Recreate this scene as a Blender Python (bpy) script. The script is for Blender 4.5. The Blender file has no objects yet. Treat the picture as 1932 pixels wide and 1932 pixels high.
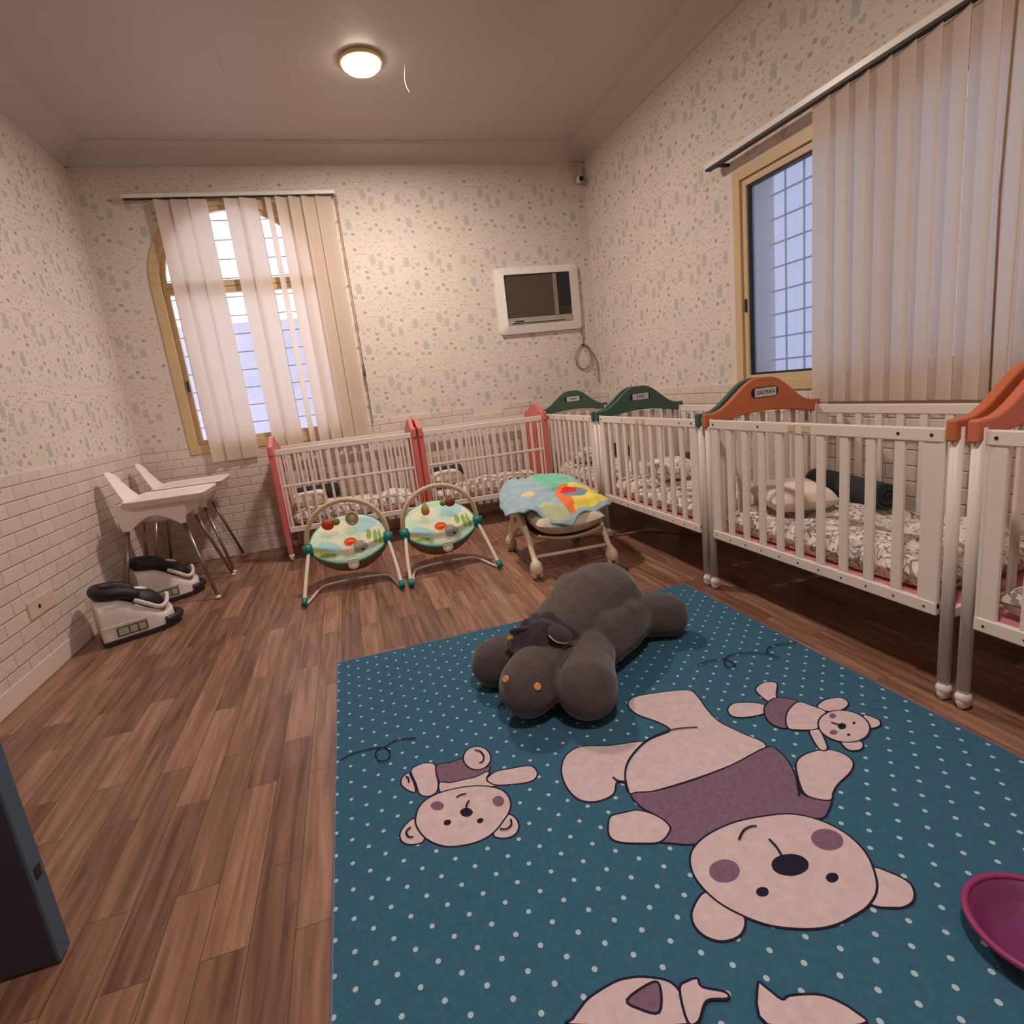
import bpy, bmesh, math, random
from mathutils import Vector, Matrix
PI = math.pi
S = bpy.context.scene
COL = S.collection

# ---------------------------------------------------------------- camera, world, light, exposure
cam_d = bpy.data.cameras.new('camera'); cam = bpy.data.objects.new('camera', cam_d); COL.objects.link(cam)
F = Vector((0.25527957, 0.94271802, -0.21474422)); R_ = Vector((0.95232948, -0.28353144, -0.11259878)); D_ = Vector((-0.16703564, -0.17576308, -0.97015794))
M = Matrix((R_, -D_, -F)).transposed().to_4x4(); M.translation = Vector((0, 0, 1.2))
cam.matrix_world = M
cam_d.sensor_width = 36; cam_d.lens = 36 * 1062.9 / 1932; cam_d.clip_start = 0.02
S.camera = cam

w = bpy.data.worlds.new('sky'); S.world = w; w.use_nodes = True
wn = w.node_tree.nodes; bg = wn['Background']; bg.inputs[0].default_value = (0.86, 0.88, 1.0, 1); bg.inputs[1].default_value = 2.5

def area(name, loc, rot, size, power, color, shape='DISK'):
    l = bpy.data.lights.new(name, 'AREA'); l.shape = shape; l.size = size; l.energy = power; l.color = color
    o = bpy.data.objects.new(name, l); o.location = loc; o.rotation_euler = rot; COL.objects.link(o); return o
LAMP = (0.475, 4.134, 3.32); ADDED_LAMP = (0.55, 0.55, 3.32)
area('lamp_light', (LAMP[0], LAMP[1], 3.215), (0, 0, 0), 0.22, 56, (1.0, 0.88, 0.785))
area('added_light_rear', (ADDED_LAMP[0], ADDED_LAMP[1], 3.215), (0, 0, 0), 0.22, 44, (1.0, 0.895, 0.81))  # added lamp out of view, put in to brighten the foreground
S.view_settings.view_transform = 'Standard'; S.view_settings.look = 'None'
S.view_settings.exposure = 0.0; S.view_settings.gamma = 1.0; S.view_settings.use_curve_mapping = False

# ---------------------------------------------------------------- materials
def lin(c):
    return tuple((x / 12.92 if x <= 0.04045 else ((x + 0.055) / 1.055) ** 2.4) for x in [v / 255 for v in c]) + (1,)
MATS = {}
def mat(name, rgb, rough=0.5, metal=0.0, var=0.0, scale=20, bump=0.0, spec=0.5, sheen=0.0, emit=None, es=0.0):
    if name in MATS: return MATS[name]
    m = bpy.data.materials.new(name); m.use_nodes = True; nt = m.node_tree; b = nt.nodes['Principled BSDF']
    b.inputs['Base Color'].default_value = lin(rgb); b.inputs['Roughness'].default_value = rough
    b.inputs['Metallic'].default_value = metal; b.inputs['Specular IOR Level'].default_value = spec
    if sheen: b.inputs['Sheen Weight'].default_value = sheen
    if emit: b.inputs['Emission Color'].default_value = lin(emit); b.inputs['Emission Strength'].default_value = es
    tc = nt.nodes.new('ShaderNodeTexCoord'); n = nt.nodes.new('ShaderNodeTexNoise'); n.inputs['Scale'].default_value = scale; n.inputs['Detail'].default_value = 4
    nt.links.new(tc.outputs['Object'], n.inputs['Vector'])
    if var:
        h = nt.nodes.new('ShaderNodeHueSaturation'); h.inputs['Color'].default_value = lin(rgb)
        mr = nt.nodes.new('ShaderNodeMapRange'); mr.inputs[1].default_value = 0.3; mr.inputs[2].default_value = 0.7; mr.inputs[3].default_value = 1 - var; mr.inputs[4].default_value = 1 + var
        nt.links.new(n.outputs[0], mr.inputs[0]); nt.links.new(mr.outputs[0], h.inputs['Value']); nt.links.new(h.outputs[0], b.inputs['Base Color'])
    if bump:
        bp = nt.nodes.new('ShaderNodeBump'); bp.inputs['Strength'].default_value = bump; bp.inputs['Distance'].default_value = 0.01
        nt.links.new(n.outputs[0], bp.inputs['Height']); nt.links.new(bp.outputs[0], b.inputs['Normal'])
    MATS[name] = m; return m

def nodes_of(name):
    m = bpy.data.materials.new(name); m.use_nodes = True; MATS[name] = m
    return m, m.node_tree, m.node_tree.nodes['Principled BSDF']

def wood_floor():
    m, nt, b = nodes_of('laminate floor'); N = nt.nodes.new; L = nt.links.new
    tc = N('ShaderNodeTexCoord'); mp = N('ShaderNodeMapping'); mp.inputs['Rotation'].default_value = (0, 0, PI / 2)
    L(tc.outputs['Object'], mp.inputs['Vector'])
    br = N('ShaderNodeTexBrick'); br.offset = 0.37; br.offset_frequency = 2; br.squash = 1.0
    for k, v in (('Scale', 1.0), ('Mortar Size', 0.0012), ('Mortar Smooth', 0.2), ('Bias', 0.0), ('Brick Width', 0.62), ('Row Height', 0.105)): br.inputs[k].default_value = v
    br.inputs['Color1'].default_value = (0, 0, 0, 1); br.inputs['Color2'].default_value = (1, 1, 1, 1); br.inputs['Mortar'].default_value = (0.3, 0.3, 0.3, 1)
    L(mp.outputs[0], br.inputs['Vector'])
    mp2 = N('ShaderNodeMapping'); mp2.inputs['Scale'].default_value = (26, 1.6, 1); L(tc.outputs['Object'], mp2.inputs['Vector'])
    add = N('ShaderNodeVectorMath'); add.operation = 'MULTIPLY_ADD'; L(br.outputs['Color'], add.inputs[0]); add.inputs[1].default_value = (7, 13, 0); L(mp2.outputs[0], add.inputs[2])
    n = N('ShaderNodeTexNoise'); n.inputs['Scale'].default_value = 1.4; n.inputs['Detail'].default_value = 7; n.inputs['Distortion'].default_value = 0.6; L(add.outputs[0], n.inputs['Vector'])
    cr = N('ShaderNodeValToRGB'); e = cr.color_ramp.elements; e[0].position = 0.22; e[0].color = lin((94, 62, 50)); e[1].position = 0.80; e[1].color = lin((178, 136, 114))
    x = e.new(0.5); x.color = lin((140, 100, 80))
    mixv = N('ShaderNodeMath'); mixv.operation = 'MULTIPLY_ADD'; L(br.outputs['Color'], mixv.inputs[0]); mixv.inputs[1].default_value = 0.28
    sub = N('ShaderNodeMath'); sub.operation = 'MULTIPLY_ADD'; L(n.outputs[0], sub.inputs[0]); sub.inputs[1].default_value = 0.95; sub.inputs[2].default_value = -0.14
    L(sub.outputs[0], mixv.inputs[2]); L(mixv.outputs[0], cr.inputs[0])
    mx = N('ShaderNodeMix'); mx.data_type = 'RGBA'; L(br.outputs['Fac'], mx.inputs['Factor']); L(cr.outputs[0], mx.inputs['A']); mx.inputs['B'].default_value = lin((82, 56, 44))
    L(mx.outputs['Result'], b.inputs['Base Color']); b.inputs['Roughness'].default_value = 0.36; b.inputs['Specular IOR Level'].default_value = 0.45
    bp = N('ShaderNodeBump'); bp.inputs['Strength'].default_value = 0.15; bp.inputs['Distance'].default_value = 0.002; L(n.outputs[0], bp.inputs['Height']); L(bp.outputs[0], b.inputs['Normal'])
    return m

def brick_panel(name, axis):
    # white foam brick panels; axis = world axis running along the wall
    m, nt, b = nodes_of(name); N = nt.nodes.new; L = nt.links.new
    tc = N('ShaderNodeTexCoord'); sp = N('ShaderNodeSeparateXYZ'); cb = N('ShaderNodeCombineXYZ'); L(tc.outputs['Object'], sp.inputs[0])
    L(sp.outputs[axis], cb.inputs[0]); L(sp.outputs[2], cb.inputs[1])
    br = N('ShaderNodeTexBrick'); br.offset = 0.5
    for k, v in (('Scale', 1.0), ('Mortar Size', 0.006), ('Mortar Smooth', 1.0), ('Bias', 0.0), ('Brick Width', 0.20), ('Row Height', 0.0765)): br.inputs[k].default_value = v
    br.inputs['Color1'].default_value = lin((220, 204, 194)); br.inputs['Color2'].default_value = lin((212, 194, 182)); br.inputs['Mortar'].default_value = lin((206, 188, 176))
    L(cb.outputs[0], br.inputs['Vector']); L(br.outputs['Color'], b.inputs['Base Color']); b.inputs['Roughness'].default_value = 0.6
    n = N('ShaderNodeTexNoise'); n.inputs['Scale'].default_value = 26; n.inputs['Detail'].default_value = 3; L(tc.outputs['Object'], n.inputs['Vector'])
    mu = N('ShaderNodeMath'); mu.operation = 'MULTIPLY_ADD'; L(br.outputs['Fac'], mu.inputs[0]); mu.inputs[1].default_value = -1.0
    m2 = N('ShaderNodeMath'); m2.operation = 'MULTIPLY'; L(n.outputs[0], m2.inputs[0]); m2.inputs[1].default_value = 0.9; L(m2.outputs[0], mu.inputs[2])
    bp = N('ShaderNodeBump'); bp.inputs['Strength'].default_value = 0.6; bp.inputs['Distance'].default_value = 0.009; L(mu.outputs[0], bp.inputs['Height']); L(bp.outputs[0], b.inputs['Normal'])
    return m

def slat_fabric(name, rgb, trans=0.5):
    m = bpy.data.materials.new(name); m.use_nodes = True; MATS[name] = m; nt = m.node_tree
    for n in list(nt.nodes): nt.nodes.remove(n)
    N = nt.nodes.new; L = nt.links.new
    o = N('ShaderNodeOutputMaterial'); mx = N('ShaderNodeMixShader'); d = N('ShaderNodeBsdfDiffuse'); t = N('ShaderNodeBsdfTranslucent')
    tc = N('ShaderNodeTexCoord'); mp = N('ShaderNodeMapping'); mp.inputs['Scale'].default_value = (300, 300, 6); n = N('ShaderNodeTexNoise'); n.inputs['Scale'].default_value = 1.0
    L(tc.outputs['Object'], mp.inputs['Vector']); L(mp.outputs[0], n.inputs['Vector'])
    h = N('ShaderNodeHueSaturation'); h.inputs['Color'].default_value = lin(rgb); mr = N('ShaderNodeMapRange'); mr.inputs[3].default_value = 0.93; mr.inputs[4].default_value = 1.07
    L(n.outputs[0], mr.inputs[0]); L(mr.outputs[0], h.inputs['Value']); L(h.outputs[0], d.inputs[0]); L(h.outputs[0], t.inputs[0])
    mx.inputs[0].default_value = trans; L(d.outputs[0], mx.inputs[1]); L(t.outputs[0], mx.inputs[2]); L(mx.outputs[0], o.inputs[0])
    return m

def glass(name, rgb, frost=0.0):
    m = bpy.data.materials.new(name); m.use_nodes = True; MATS[name] = m; nt = m.node_tree
    for n in list(nt.nodes): nt.nodes.remove(n)
    N = nt.nodes.new; L = nt.links.new
    o = N('ShaderNodeOutputMaterial'); mx = N('ShaderNodeMixShader'); t = N('ShaderNodeBsdfTransparent'); g = N('ShaderNodeBsdfGlossy'); g.inputs['Roughness'].default_value = 0.03
    t.inputs[0].default_value = lin(rgb); mx.inputs[0].default_value = 0.05; L(g.outputs[0], mx.inputs[2])
    if frost:
        tr = N('ShaderNodeBsdfTranslucent'); tr.inputs[0].default_value = lin(rgb); m2 = N('ShaderNodeMixShader'); m2.inputs[0].default_value = frost
        L(t.outputs[0], m2.inputs[1]); L(tr.outputs[0], m2.inputs[2]); L(m2.outputs[0], mx.inputs[1])
    else: L(t.outputs[0], mx.inputs[1])
    L(mx.outputs[0], o.inputs[0]); return m

def printed_sheet():
    m, nt, b = nodes_of('printed cotton sheet'); N = nt.nodes.new; L = nt.links.new
    tc = N('ShaderNodeTexCoord'); n = N('ShaderNodeTexNoise'); n.inputs['Scale'].default_value = 13; n.inputs['Detail'].default_value = 1.0; n.inputs['Distortion'].default_value = 1.6
    L(tc.outputs['Object'], n.inputs['Vector'])
    v = N('ShaderNodeTexVoronoi'); v.inputs['Scale'].default_value = 30; L(tc.outputs['Object'], v.inputs['Vector'])
    cr = N('ShaderNodeValToRGB'); e = cr.color_ramp.elements; e[0].position = 0.40; e[0].color = lin((232, 220, 208)); e[1].position = 0.62; e[1].color = lin((232, 220, 208))
    for p, c in ((0.47, (232, 220, 208)), (0.49, (142, 132, 126)), (0.535, (156, 146, 138)), (0.555, (232, 220, 208))):
        x = e.new(p); x.color = lin(c)
    L(n.outputs[0], cr.inputs[0])
    c2 = N('ShaderNodeValToRGB'); c2.color_ramp.elements[0].position = 0.22; c2.color_ramp.elements[0].color = lin((140, 130, 120)); c2.color_ramp.elements[1].position = 0.26; c2.color_ramp.elements[1].color = (1, 1, 1, 1)
    L(v.outputs['Distance'], c2.inputs[0])
    mx = N('ShaderNodeMix'); mx.data_type = 'RGBA'; mx.blend_type = 'MULTIPLY'; mx.inputs['Factor'].default_value = 0.8; L(cr.outputs[0], mx.inputs['A']); L(c2.outputs[0], mx.inputs['B'])
    L(mx.outputs['Result'], b.inputs['Base Color']); b.inputs['Roughness'].default_value = 0.85
    return m

WHITE = mat('crib white paint', (232, 218, 208), 0.38); WHITE2 = mat('white metal tube', (222, 208, 200), 0.5)
WALL = mat('wallpaper ground', (220, 207, 196), 0.75, var=0.03, scale=3)
CEIL = mat('ceiling paint', (196, 184, 178), 0.33, var=0.02, scale=2, spec=0.4)
BRX = brick_panel('foam brick x', 0); BRY = brick_panel('foam brick y', 1); FLOOR = wood_floor()
SKIRT = mat('skirting white', (226, 208, 196), 0.45)
GOLD = mat('tan window frame', (206, 176, 134), 0.4, var=0.05, scale=6)
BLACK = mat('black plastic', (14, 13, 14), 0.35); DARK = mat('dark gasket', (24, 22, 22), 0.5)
PLASTIC = mat('white plastic', (232, 226, 218), 0.3)
SHEET = printed_sheet()
CHROME = mat('silver tube', (150, 138, 128), 0.28, metal=0.85)
TEAL = mat('teal plastic', (20, 128, 126), 0.4); PINK = mat('pink paint', (214, 112, 110), 0.4); PINKB = mat('pink board face', (226, 120, 118), 0.4)

# ---------------------------------------------------------------- mesh helpers
class MB:
    def __init__(s): s.v = []; s.f = []; s.m = []; s.sm = []
    def add(s, vs, fs, mi=0, sm=False):
        o = len(s.v); s.v += [tuple(p) for p in vs]
        for f in fs: s.f.append(tuple(i + o for i in f)); s.m.append(mi); s.sm.append(sm)
        return s
    def box(s, x0, y0, z0, x1, y1, z1, mi=0):
        v = [(x, y, z) for x in (x0, x1) for y in (y0, y1) for z in (z0, z1)]
        return s.add(v, [(0, 1, 3, 2), (4, 6, 7, 5), (0, 4, 5, 1), (2, 3, 7, 6), (0, 2, 6, 4), (1, 5, 7, 3)], mi)
    def cyl(s, a, b, r, r2=None, n=12, mi=0):
        return s.tube([a, b], [r, r if r2 is None else r2], n, mi)
    def tube(s, pts, rad, n=10, mi=0, closed=False):
        pts = [Vector(p) for p in pts]; k = len(pts)
        if not isinstance(rad, (list, tuple)): rad = [rad] * k
        vs = []; up = None
        for i, p in enumerate(pts):
            if closed: t = pts[(i + 1) % k] - pts[i - 1]
            else: t = pts[min(i + 1, k - 1)] - pts[max(i - 1, 0)]
            t.normalize()
            if up is None:
                up = Vector((0, 0, 1)) if abs(t.z) < 0.9 else Vector((1, 0, 0))
            u = up - t * up.dot(t); u.normalize(); up = u; w_ = t.cross(u)
            for j in range(n):
                a = 2 * PI * j / n; vs.append(p + (u * math.cos(a) + w_ * math.sin(a)) * rad[i])
        fs = []
        for i in range(k if closed else k - 1):
            for j in range(n):
                a = i * n + j; b = i * n + (j + 1) % n; c = ((i + 1) % k) * n + (j + 1) % n; d = ((i + 1) % k) * n + j
                fs.append((a, d, c, b))
        s.add(vs, fs, mi, True)
        if not closed:
            o = len(s.v) - k * n
            s.f.append(tuple(o + j for j in range(n))); s.m.append(mi); s.sm.append(False)
            s.f.append(tuple(o + (k - 1) * n + j for j in reversed(range(n)))); s.m.append(mi); s.sm.append(False)
        return s
    def ell(s, c, r, n=20, k=12, mi=0, rot=None, z0=-1.0):
        vs = []; fs = []
        for i in range(k + 1):
            th = PI * i / k
            for j in range(n):
                ph = 2 * PI * j / n
                z = max(math.cos(th), z0)
                p = Vector((math.sin(th) * math.cos(ph) * r[0], math.sin(th) * math.sin(ph) * r[1], z * r[2]))
                if rot: p = rot @ p
                vs.append(p + Vector(c))
        for i in range(k):
            for j in range(n):
                fs.append((i * n + j, (i + 1) * n + j, (i + 1) * n + (j + 1) % n, i * n + (j + 1) % n))
        return s.add(vs, fs, mi, True)
    def prism(s, pts, a, b, axis=1, mi=0, sm=False):
        # pts = 2D outline; extruded along axis from a to b; 2D = the other two axes in order
        def P(p, t):
            return (t, p[0], p[1]) if axis == 0 else ((p[0], t, p[1]) if axis == 1 else (p[0], p[1], t))
        n = len(pts); v = [P(p, a) for p in pts] + [P(p, b) for p in pts]
        s.add(v, [tuple(range(n)), tuple(reversed(range(n, 2 * n)))], mi)
        o = len(s.v) - 2 * n
        for i in range(n):
            s.f.append((o + i, o + n + i, o + n + (i + 1) % n, o + (i + 1) % n)); s.m.append(mi); s.sm.append(sm)
        return s
    def lathe(s, c, prof, n=24, mi=0, axis=2):
        vs = []; fs = []
        for r, z in prof:
            for j in range(n):
                a = 2 * PI * j / n; x, y = r * math.cos(a), r * math.sin(a)
                q = (x, y, z) if axis == 2 else ((x, z, y) if axis == 1 else (z, x, y))
                vs.append((c[0] + q[0], c[1] + q[1], c[2] + q[2]))
        for i in range(len(prof) - 1):
            for j in range(n):
                fs.append((i * n + j, i * n + (j + 1) % n, (i + 1) * n + (j + 1) % n, (i + 1) * n + j))
        return s.add(vs, fs, mi, True)
    def grid(s, fn, nu, nv, mi=0, matfn=None, sm=True):
        o = len(s.v)
        for i in range(nu + 1):
            for j in range(nv + 1): s.v.append(tuple(fn(i / nu, j / nv)))
        for i in range(nu):
            for j in range(nv):
                a = o + i * (nv + 1) + j; s.f.append((a, a + nv + 1, a + nv + 2, a + 1))
                s.m.append(matfn((i + .5) / nu, (j + .5) / nv) if matfn else mi); s.sm.append(sm)
        return s

def obj(name, mb, mats, parent=None, bevel=0.0, fix=True):
    me = bpy.data.meshes.new(name); me.from_pydata(mb.v, [], mb.f)
    for m_ in (mats if isinstance(mats, (list, tuple)) else [mats]): me.materials.append(m_)
    me.polygons.foreach_set('material_index', mb.m); me.polygons.foreach_set('use_smooth', mb.sm)
    if fix:
        bm = bmesh.new(); bm.from_mesh(me); bmesh.ops.recalc_face_normals(bm, faces=bm.faces); bm.to_mesh(me); bm.free()
    me.update()
    o = bpy.data.objects.new(name, me); COL.objects.link(o)
    if parent: o.parent = parent
    if bevel:
        b = o.modifiers.new('bevel', 'BEVEL'); b.width = bevel; b.segments = 2; b.limit_method = 'ANGLE'; b.angle_limit = 0.6
    return o
def thing(name, label, cat, loc=(0, 0, 0), rz=0.0, group=None):
    o = bpy.data.objects.new(name, None); COL.objects.link(o); o.location = loc; o.rotation_euler = (0, 0, rz); o.empty_display_size = 0.1
    o['label'] = label; o['category'] = cat
    if group: o['group'] = group
    return o
def tag(o, label, cat, group=None):
    o['label'] = label; o['category'] = cat
    if group: o['group'] = group
    return o
def struct(name, mb, mats, parent=None, bevel=0.0):
    o = obj(name, mb, mats, parent, bevel); 
    if not parent: o['kind'] = 'structure'
    return o
def text(name, s, size, m_, parent, loc, rot, extrude=0.0008, align='CENTER', font_scale_x=1.0):
    c = bpy.data.curves.new(name, 'FONT'); c.body = s; c.size = size; c.extrude = extrude; c.align_x = align; c.align_y = 'CENTER'; c.resolution_u = 2
    t = bpy.data.objects.new(name + '_tmp', c); COL.objects.link(t)
    dg = bpy.context.evaluated_depsgraph_get(); me = bpy.data.meshes.new_from_object(t.evaluated_get(dg)); bpy.data.objects.remove(t)
    me.materials.clear(); me.materials.append(m_)
    o = bpy.data.objects.new(name, me); COL.objects.link(o); o.parent = parent; o.location = loc; o.rotation_euler = rot; o.scale = (font_scale_x, 1, 1); return o
def smooth_path(pts, k=6):
    out = []; P = [Vector(p) for p in pts]; n = len(P)
    for i in range(n - 1):
        a = P[max(i - 1, 0)]; b = P[i]; c = P[i + 1]; d = P[min(i + 2, n - 1)]
        for j in range(k):
            t = j / k; out.append(0.5 * ((2 * b) + (c - a) * t + (2 * a - 5 * b + 4 * c - d) * t * t + (3 * b - a - 3 * c + d) * t ** 3))
    out.append(P[-1]); return out
def noise(x, y, z=0.0):
    from mathutils import noise as nz
    return nz.noise(Vector((x, y, z)))

# ================================================================ THE ROOM
XL, XR, YB, YF, HW, HC, HB = -1.71, 2.585, 5.48, -1.6, 3.21, 3.32, 1.05
TH = 0.27
struct('floor', MB().box(XL - TH, YF - TH, -0.1, XR + TH, YB + TH, 0.0), FLOOR)
struct('ceiling', MB().box(XL - TH, YF - TH, HC, XR + TH, YB + TH, HC + 0.1), CEIL)
# coved moulding between wall and ceiling
def cove(name, p0, p1, inward):
    prof = [(0, HW), (0.018, HW), (0.022, HW + 0.012), (0.07, HW + 0.05), (0.14, HW + 0.085), (0.215, HC - 0.004), (0.215, HC + 0.01), (0, HC + 0.01)]
    mb = MB(); a = Vector(p0); b = Vector(p1); inn = Vector(inward)
    vs = [a + inn * d + Vector((0, 0, z)) for d, z in prof] + [b + inn * d + Vector((0, 0, z)) for d, z in prof]; n = len(prof)
    mb.add(vs, [(i, i + 1, n + i + 1, n + i) for i in range(n - 1)], 0, True).add(vs, [tuple(range(n)), tuple(range(2 * n - 1, n - 1, -1))])
    return struct(name, mb, CEIL)
cove('trim_1', (XL, YB, 0), (XR, YB, 0), (0, -1, 0)); cove('trim_2', (XL, YF, 0), (XL, YB, 0), (1, 0, 0)); cove('trim_3', (XR, YF, 0), (XR, YB, 0), (-1, 0, 0))

W1 = (-1.32, 0.06, 0.94, 2.345)       # arched window on the back wall: x0 x1 sill spring (frame outline)
W2 = (1.15, 3.31, 1.00, 2.345)        # window in the right wall: y0 y1 z0 z1
def arch(x0, x1, zs, n=24, inset=0.0):
    c = (x0 + x1) / 2; r = (x1 - x0) / 2 - inset
    return [(c - r * math.cos(PI * i / n), zs + .95 * r * math.sin(PI * i / n)) for i in range(n + 1)]
# wallpaper motifs: 0.53 m repeat of hearts, bears, balls, dotted rings and little words
random.seed(11)
def heart(s): return [(s * .5 * (math.sin(t) ** 3), s * .45 * (0.8125 * math.cos(t) - 0.3125 * math.cos(2 * t) - 0.125 * math.cos(3 * t) - 0.0625 * math.cos(4 * t))) for t in [2 * PI * i / 14 for i in range(14)]]
def disc(s, cx=0, cy=0, n=8, sy=1.0): return [(cx + s * .5 * math.cos(2 * PI * i / n), cy + s * sy * .5 * math.sin(2 * PI * i / n)) for i in range(n)]
TILE = []
def put(x, y, polys, mi, rot=0.0):
    c, s_ = math.cos(rot), math.sin(rot)
    for p in polys: TILE.append(([(x + a * c - b * s_, y + a * s_ + b * c) for a, b in p], mi))
def bear(s): return [disc(s * .62, 0, -.28 * s), disc(s * .55, 0, .12 * s, sy=.85), disc(s * .2, -.22 * s, .36 * s, 6), disc(s * .2, .22 * s, .36 * s, 6), disc(s * .22, -.3 * s, -.1 * s, 6), disc(s * .22, .3 * s, -.1 * s, 6), disc(s * .24, -.2 * s, -.55 * s, 6), disc(s * .24, .2 * s, -.55 * s, 6)]
def words(wd): return [[(i * wd / 4 - wd / 2 + .001, -.003 - .002 * (i % 2)), (i * wd / 4 - wd / 2 + wd / 5.4, -.003), (i * wd / 4 - wd / 2 + wd / 5.4, .003), (i * wd / 4 - wd / 2 + .001, .003 + .002 * ((i + 1) % 2))] for i in range(4)]
occ = []
def free(x, y, r):
    for (a, b, q) in occ:
        dx = min(abs(a - x), .53 - abs(a - x)); dy = min(abs(b - y), .53 - abs(b - y))
        if dx * dx + dy * dy < (r + q) ** 2: return False
    occ.append((x, y, r)); return True
def scatter(n, r, fn):
    k = 0; t = 0
    while k < n and t < 4000:
        t += 1; x, y = random.random() * .53, random.random() * .53
        if free(x, y, r): fn(x, y); k += 1
scatter(5, .043, lambda x, y: put(x, y, bear(random.choice((.07, .08))), random.choice((1, 1, 2)), random.uniform(-.3, .3)))
scatter(6, .028, lambda x, y: put(x, y, [heart(random.choice((.045, .055)))], random.choice((2, 2, 3)), random.uniform(-.5, .5)))
scatter(11, .021, lambda x, y: put(x, y, [disc(.034, n=9, sy=.75)], random.choice((1, 3, 3)), random.uniform(-.5, .5)))
scatter(3, .03, lambda x, y: put(x, y, [disc(.0055, .02 * math.cos(q) * rr, .02 * math.sin(q) * rr, 5) for rr, kk in ((1.1, 9), (.5, 5)) for q in [2 * PI * i / kk for i in range(kk)]], 4))
scatter(11, .019, lambda x, y: put(x, y, words(random.uniform(.025, .045)), 4, random.uniform(-.1, .1)))
scatter(14, .014, lambda x, y: put(x, y, [heart(.017)], random.choice((3, 4, 2)), random.uniform(-.6, .6)))
scatter(26, .010, lambda x, y: put(x, y, [disc(random.uniform(.008, .014), n=6)], random.choice((3, 4, 3))))
scatter(8, .016, lambda x, y: put(x, y, [[(-.014, -.002), (.014, -.0035), (.013, .002), (-.013, .003)]], 4, random.uniform(-.6, .6)))
scatter(90, .006, lambda x, y: put(x, y, [disc(random.uniform(.004, .008), n=5)], random.choice((4, 4, 5))))
WP = [WALL, mat('motif grey green', (196, 187, 176), .75), mat('motif teal', (184, 187, 180), .75), mat('motif taupe', (176, 163, 152), .75), mat('motif fine grey', (186, 172, 162), .75), mat('motif pink', (208, 174, 168), .75)]
def motifs(mb, place, u0, u1, v0, v1, skip):
    i0, i1 = int(math.floor(u0 / .53)), int(math.ceil(u1 / .53)); j0, j1 = int(math.floor(v0 / .53)), int(math.ceil(v1 / .53))
    for i in range(i0, i1):
        for j in range(j0, j1):
            for k, (poly, mi) in enumerate(TILE):
                p = [(a + i * .53, b + j * .53) for a, b in poly]
                if min(q[0] for q in p) < u0 or max(q[0] for q in p) > u1 or min(q[1] for q in p) < v0 or max(q[1] for q in p) > v1: continue
                if skip and any(skip(*q) for q in p): continue
                mb.add([place(q[0], q[1], .0005 + .0001 * (k % 9)) for q in p], [tuple(range(len(p)))], mi)
# back wall with the arched opening
ax0, ax1, az0, azs = W1[0] + .02, W1[1] - .02, W1[2] + .02, W1[3]
def arched_wall(y, y2):
    mb = MB(); A = arch(ax0, ax1, azs); top = HC
    mb.box(XL - TH, y, 0, ax0, y2, top); mb.box(ax1, y, 0, XR + TH, y2, top); mb.box(ax0, y, 0, ax1, y2, az0)
    for i in range(len(A) - 1):
        (xa, za), (xb, zb) = A[i], A[i + 1]
        mb.prism([(xa, za), (xb, zb), (xb, top), (xa, top)], y, y2, 1)
    return mb
mb = arched_wall(YB, YB + TH)
rr_ = (ax1 - ax0) / 2 + .03; cc_ = (ax0 + ax1) / 2
motifs(mb, lambda u, v, d: (u, YB - d, v), XL, XR, HB + .005, HW - .01, lambda u, v: (ax0 - .05 < u < ax1 + .05 and v < azs) or ((u - cc_) ** 2 + ((v - azs) / .95) ** 2 < (rr_ + .03) ** 2))
obj('wall_back', mb, WP, fix=False)['kind'] = 'structure'
mb = MB().box(XL - TH, YF - TH, 0, XL, YB, HC)
motifs(mb, lambda u, v, d: (XL + d, u, v), 1.2, YB, HB + .005, HW - .01, None)
obj('wall_left', mb, WP, fix=False)['kind'] = 'structure'
mb = MB(); y0, y1, z0, z1 = W2[0] + .03, W2[1] - .03, W2[2] + .03, W2[3] - .03
mb.box(XR, YF - TH, 0, XR + TH, y0, HC); mb.box(XR, y1, 0, XR + TH, YB, HC); mb.box(XR, y0, 0, XR + TH, y1, z0); mb.box(XR, y0, z1, XR + TH, y1, HC)
motifs(mb, lambda u, v, d: (XR - d, u, v), .3, YB, HB + .005, HW - .01, lambda u, v: W2[0] - .06 < u < W2[1] + .06 and W2[2] - .05 < v < W2[3] + .02)
obj('wall_right', mb, WP, fix=False)['kind'] = 'structure'
struct('wall_front', MB().box(XL - TH, YF - TH, 0, XR + TH, YF, HC), WALL)
# wainscot of white foam brick, with a stepped upper edge
def jag(mb, f, u0, u1, seed, skip=None):
    random.seed(seed); u = u0
    while u < u1:
        w_ = min(random.choice((.2, .3, .4, .6)), u1 - u); h = HB + random.choice((0, 0, .0, -.076))
        f(mb, u, u + w_, h); u += w_
bw = MB(); T = .012
jag(bw, lambda m_, a, b, h: m_.box(XL + T, a, .1, XL, b, h), 1.0, YB - T, 3)
struct('trim_4', bw, BRY)
bw = MB()
def bb(m_, a, b, h):
    for (p, q, hh) in ((a, min(b, W1[0] - .005), h), (max(a, W1[0] - .005), min(b, W1[1] + .005), W1[2] - .01), (max(a, W1[1] + .005), b, h)):
        if q - p > .001: m_.box(p, YB - T, .1, q, YB, hh)
jag(bw, bb, XL + T, XR - T, 5); struct('trim_5', bw, BRX)
bw = MB()
def br_(m_, a, b, h):
    for (p, q, hh) in ((a, min(b, W2[0]), h), (max(a, W2[0]), min(b, W2[1]), W2[2] - .01), (max(a, W2[1]), b, h)):
        if q - p > .001: m_.box(XR - T, p, .1, XR, q, hh)
jag(bw, br_, -.8, YB - T, 8); struct('trim_6', bw, BRY)
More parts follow.
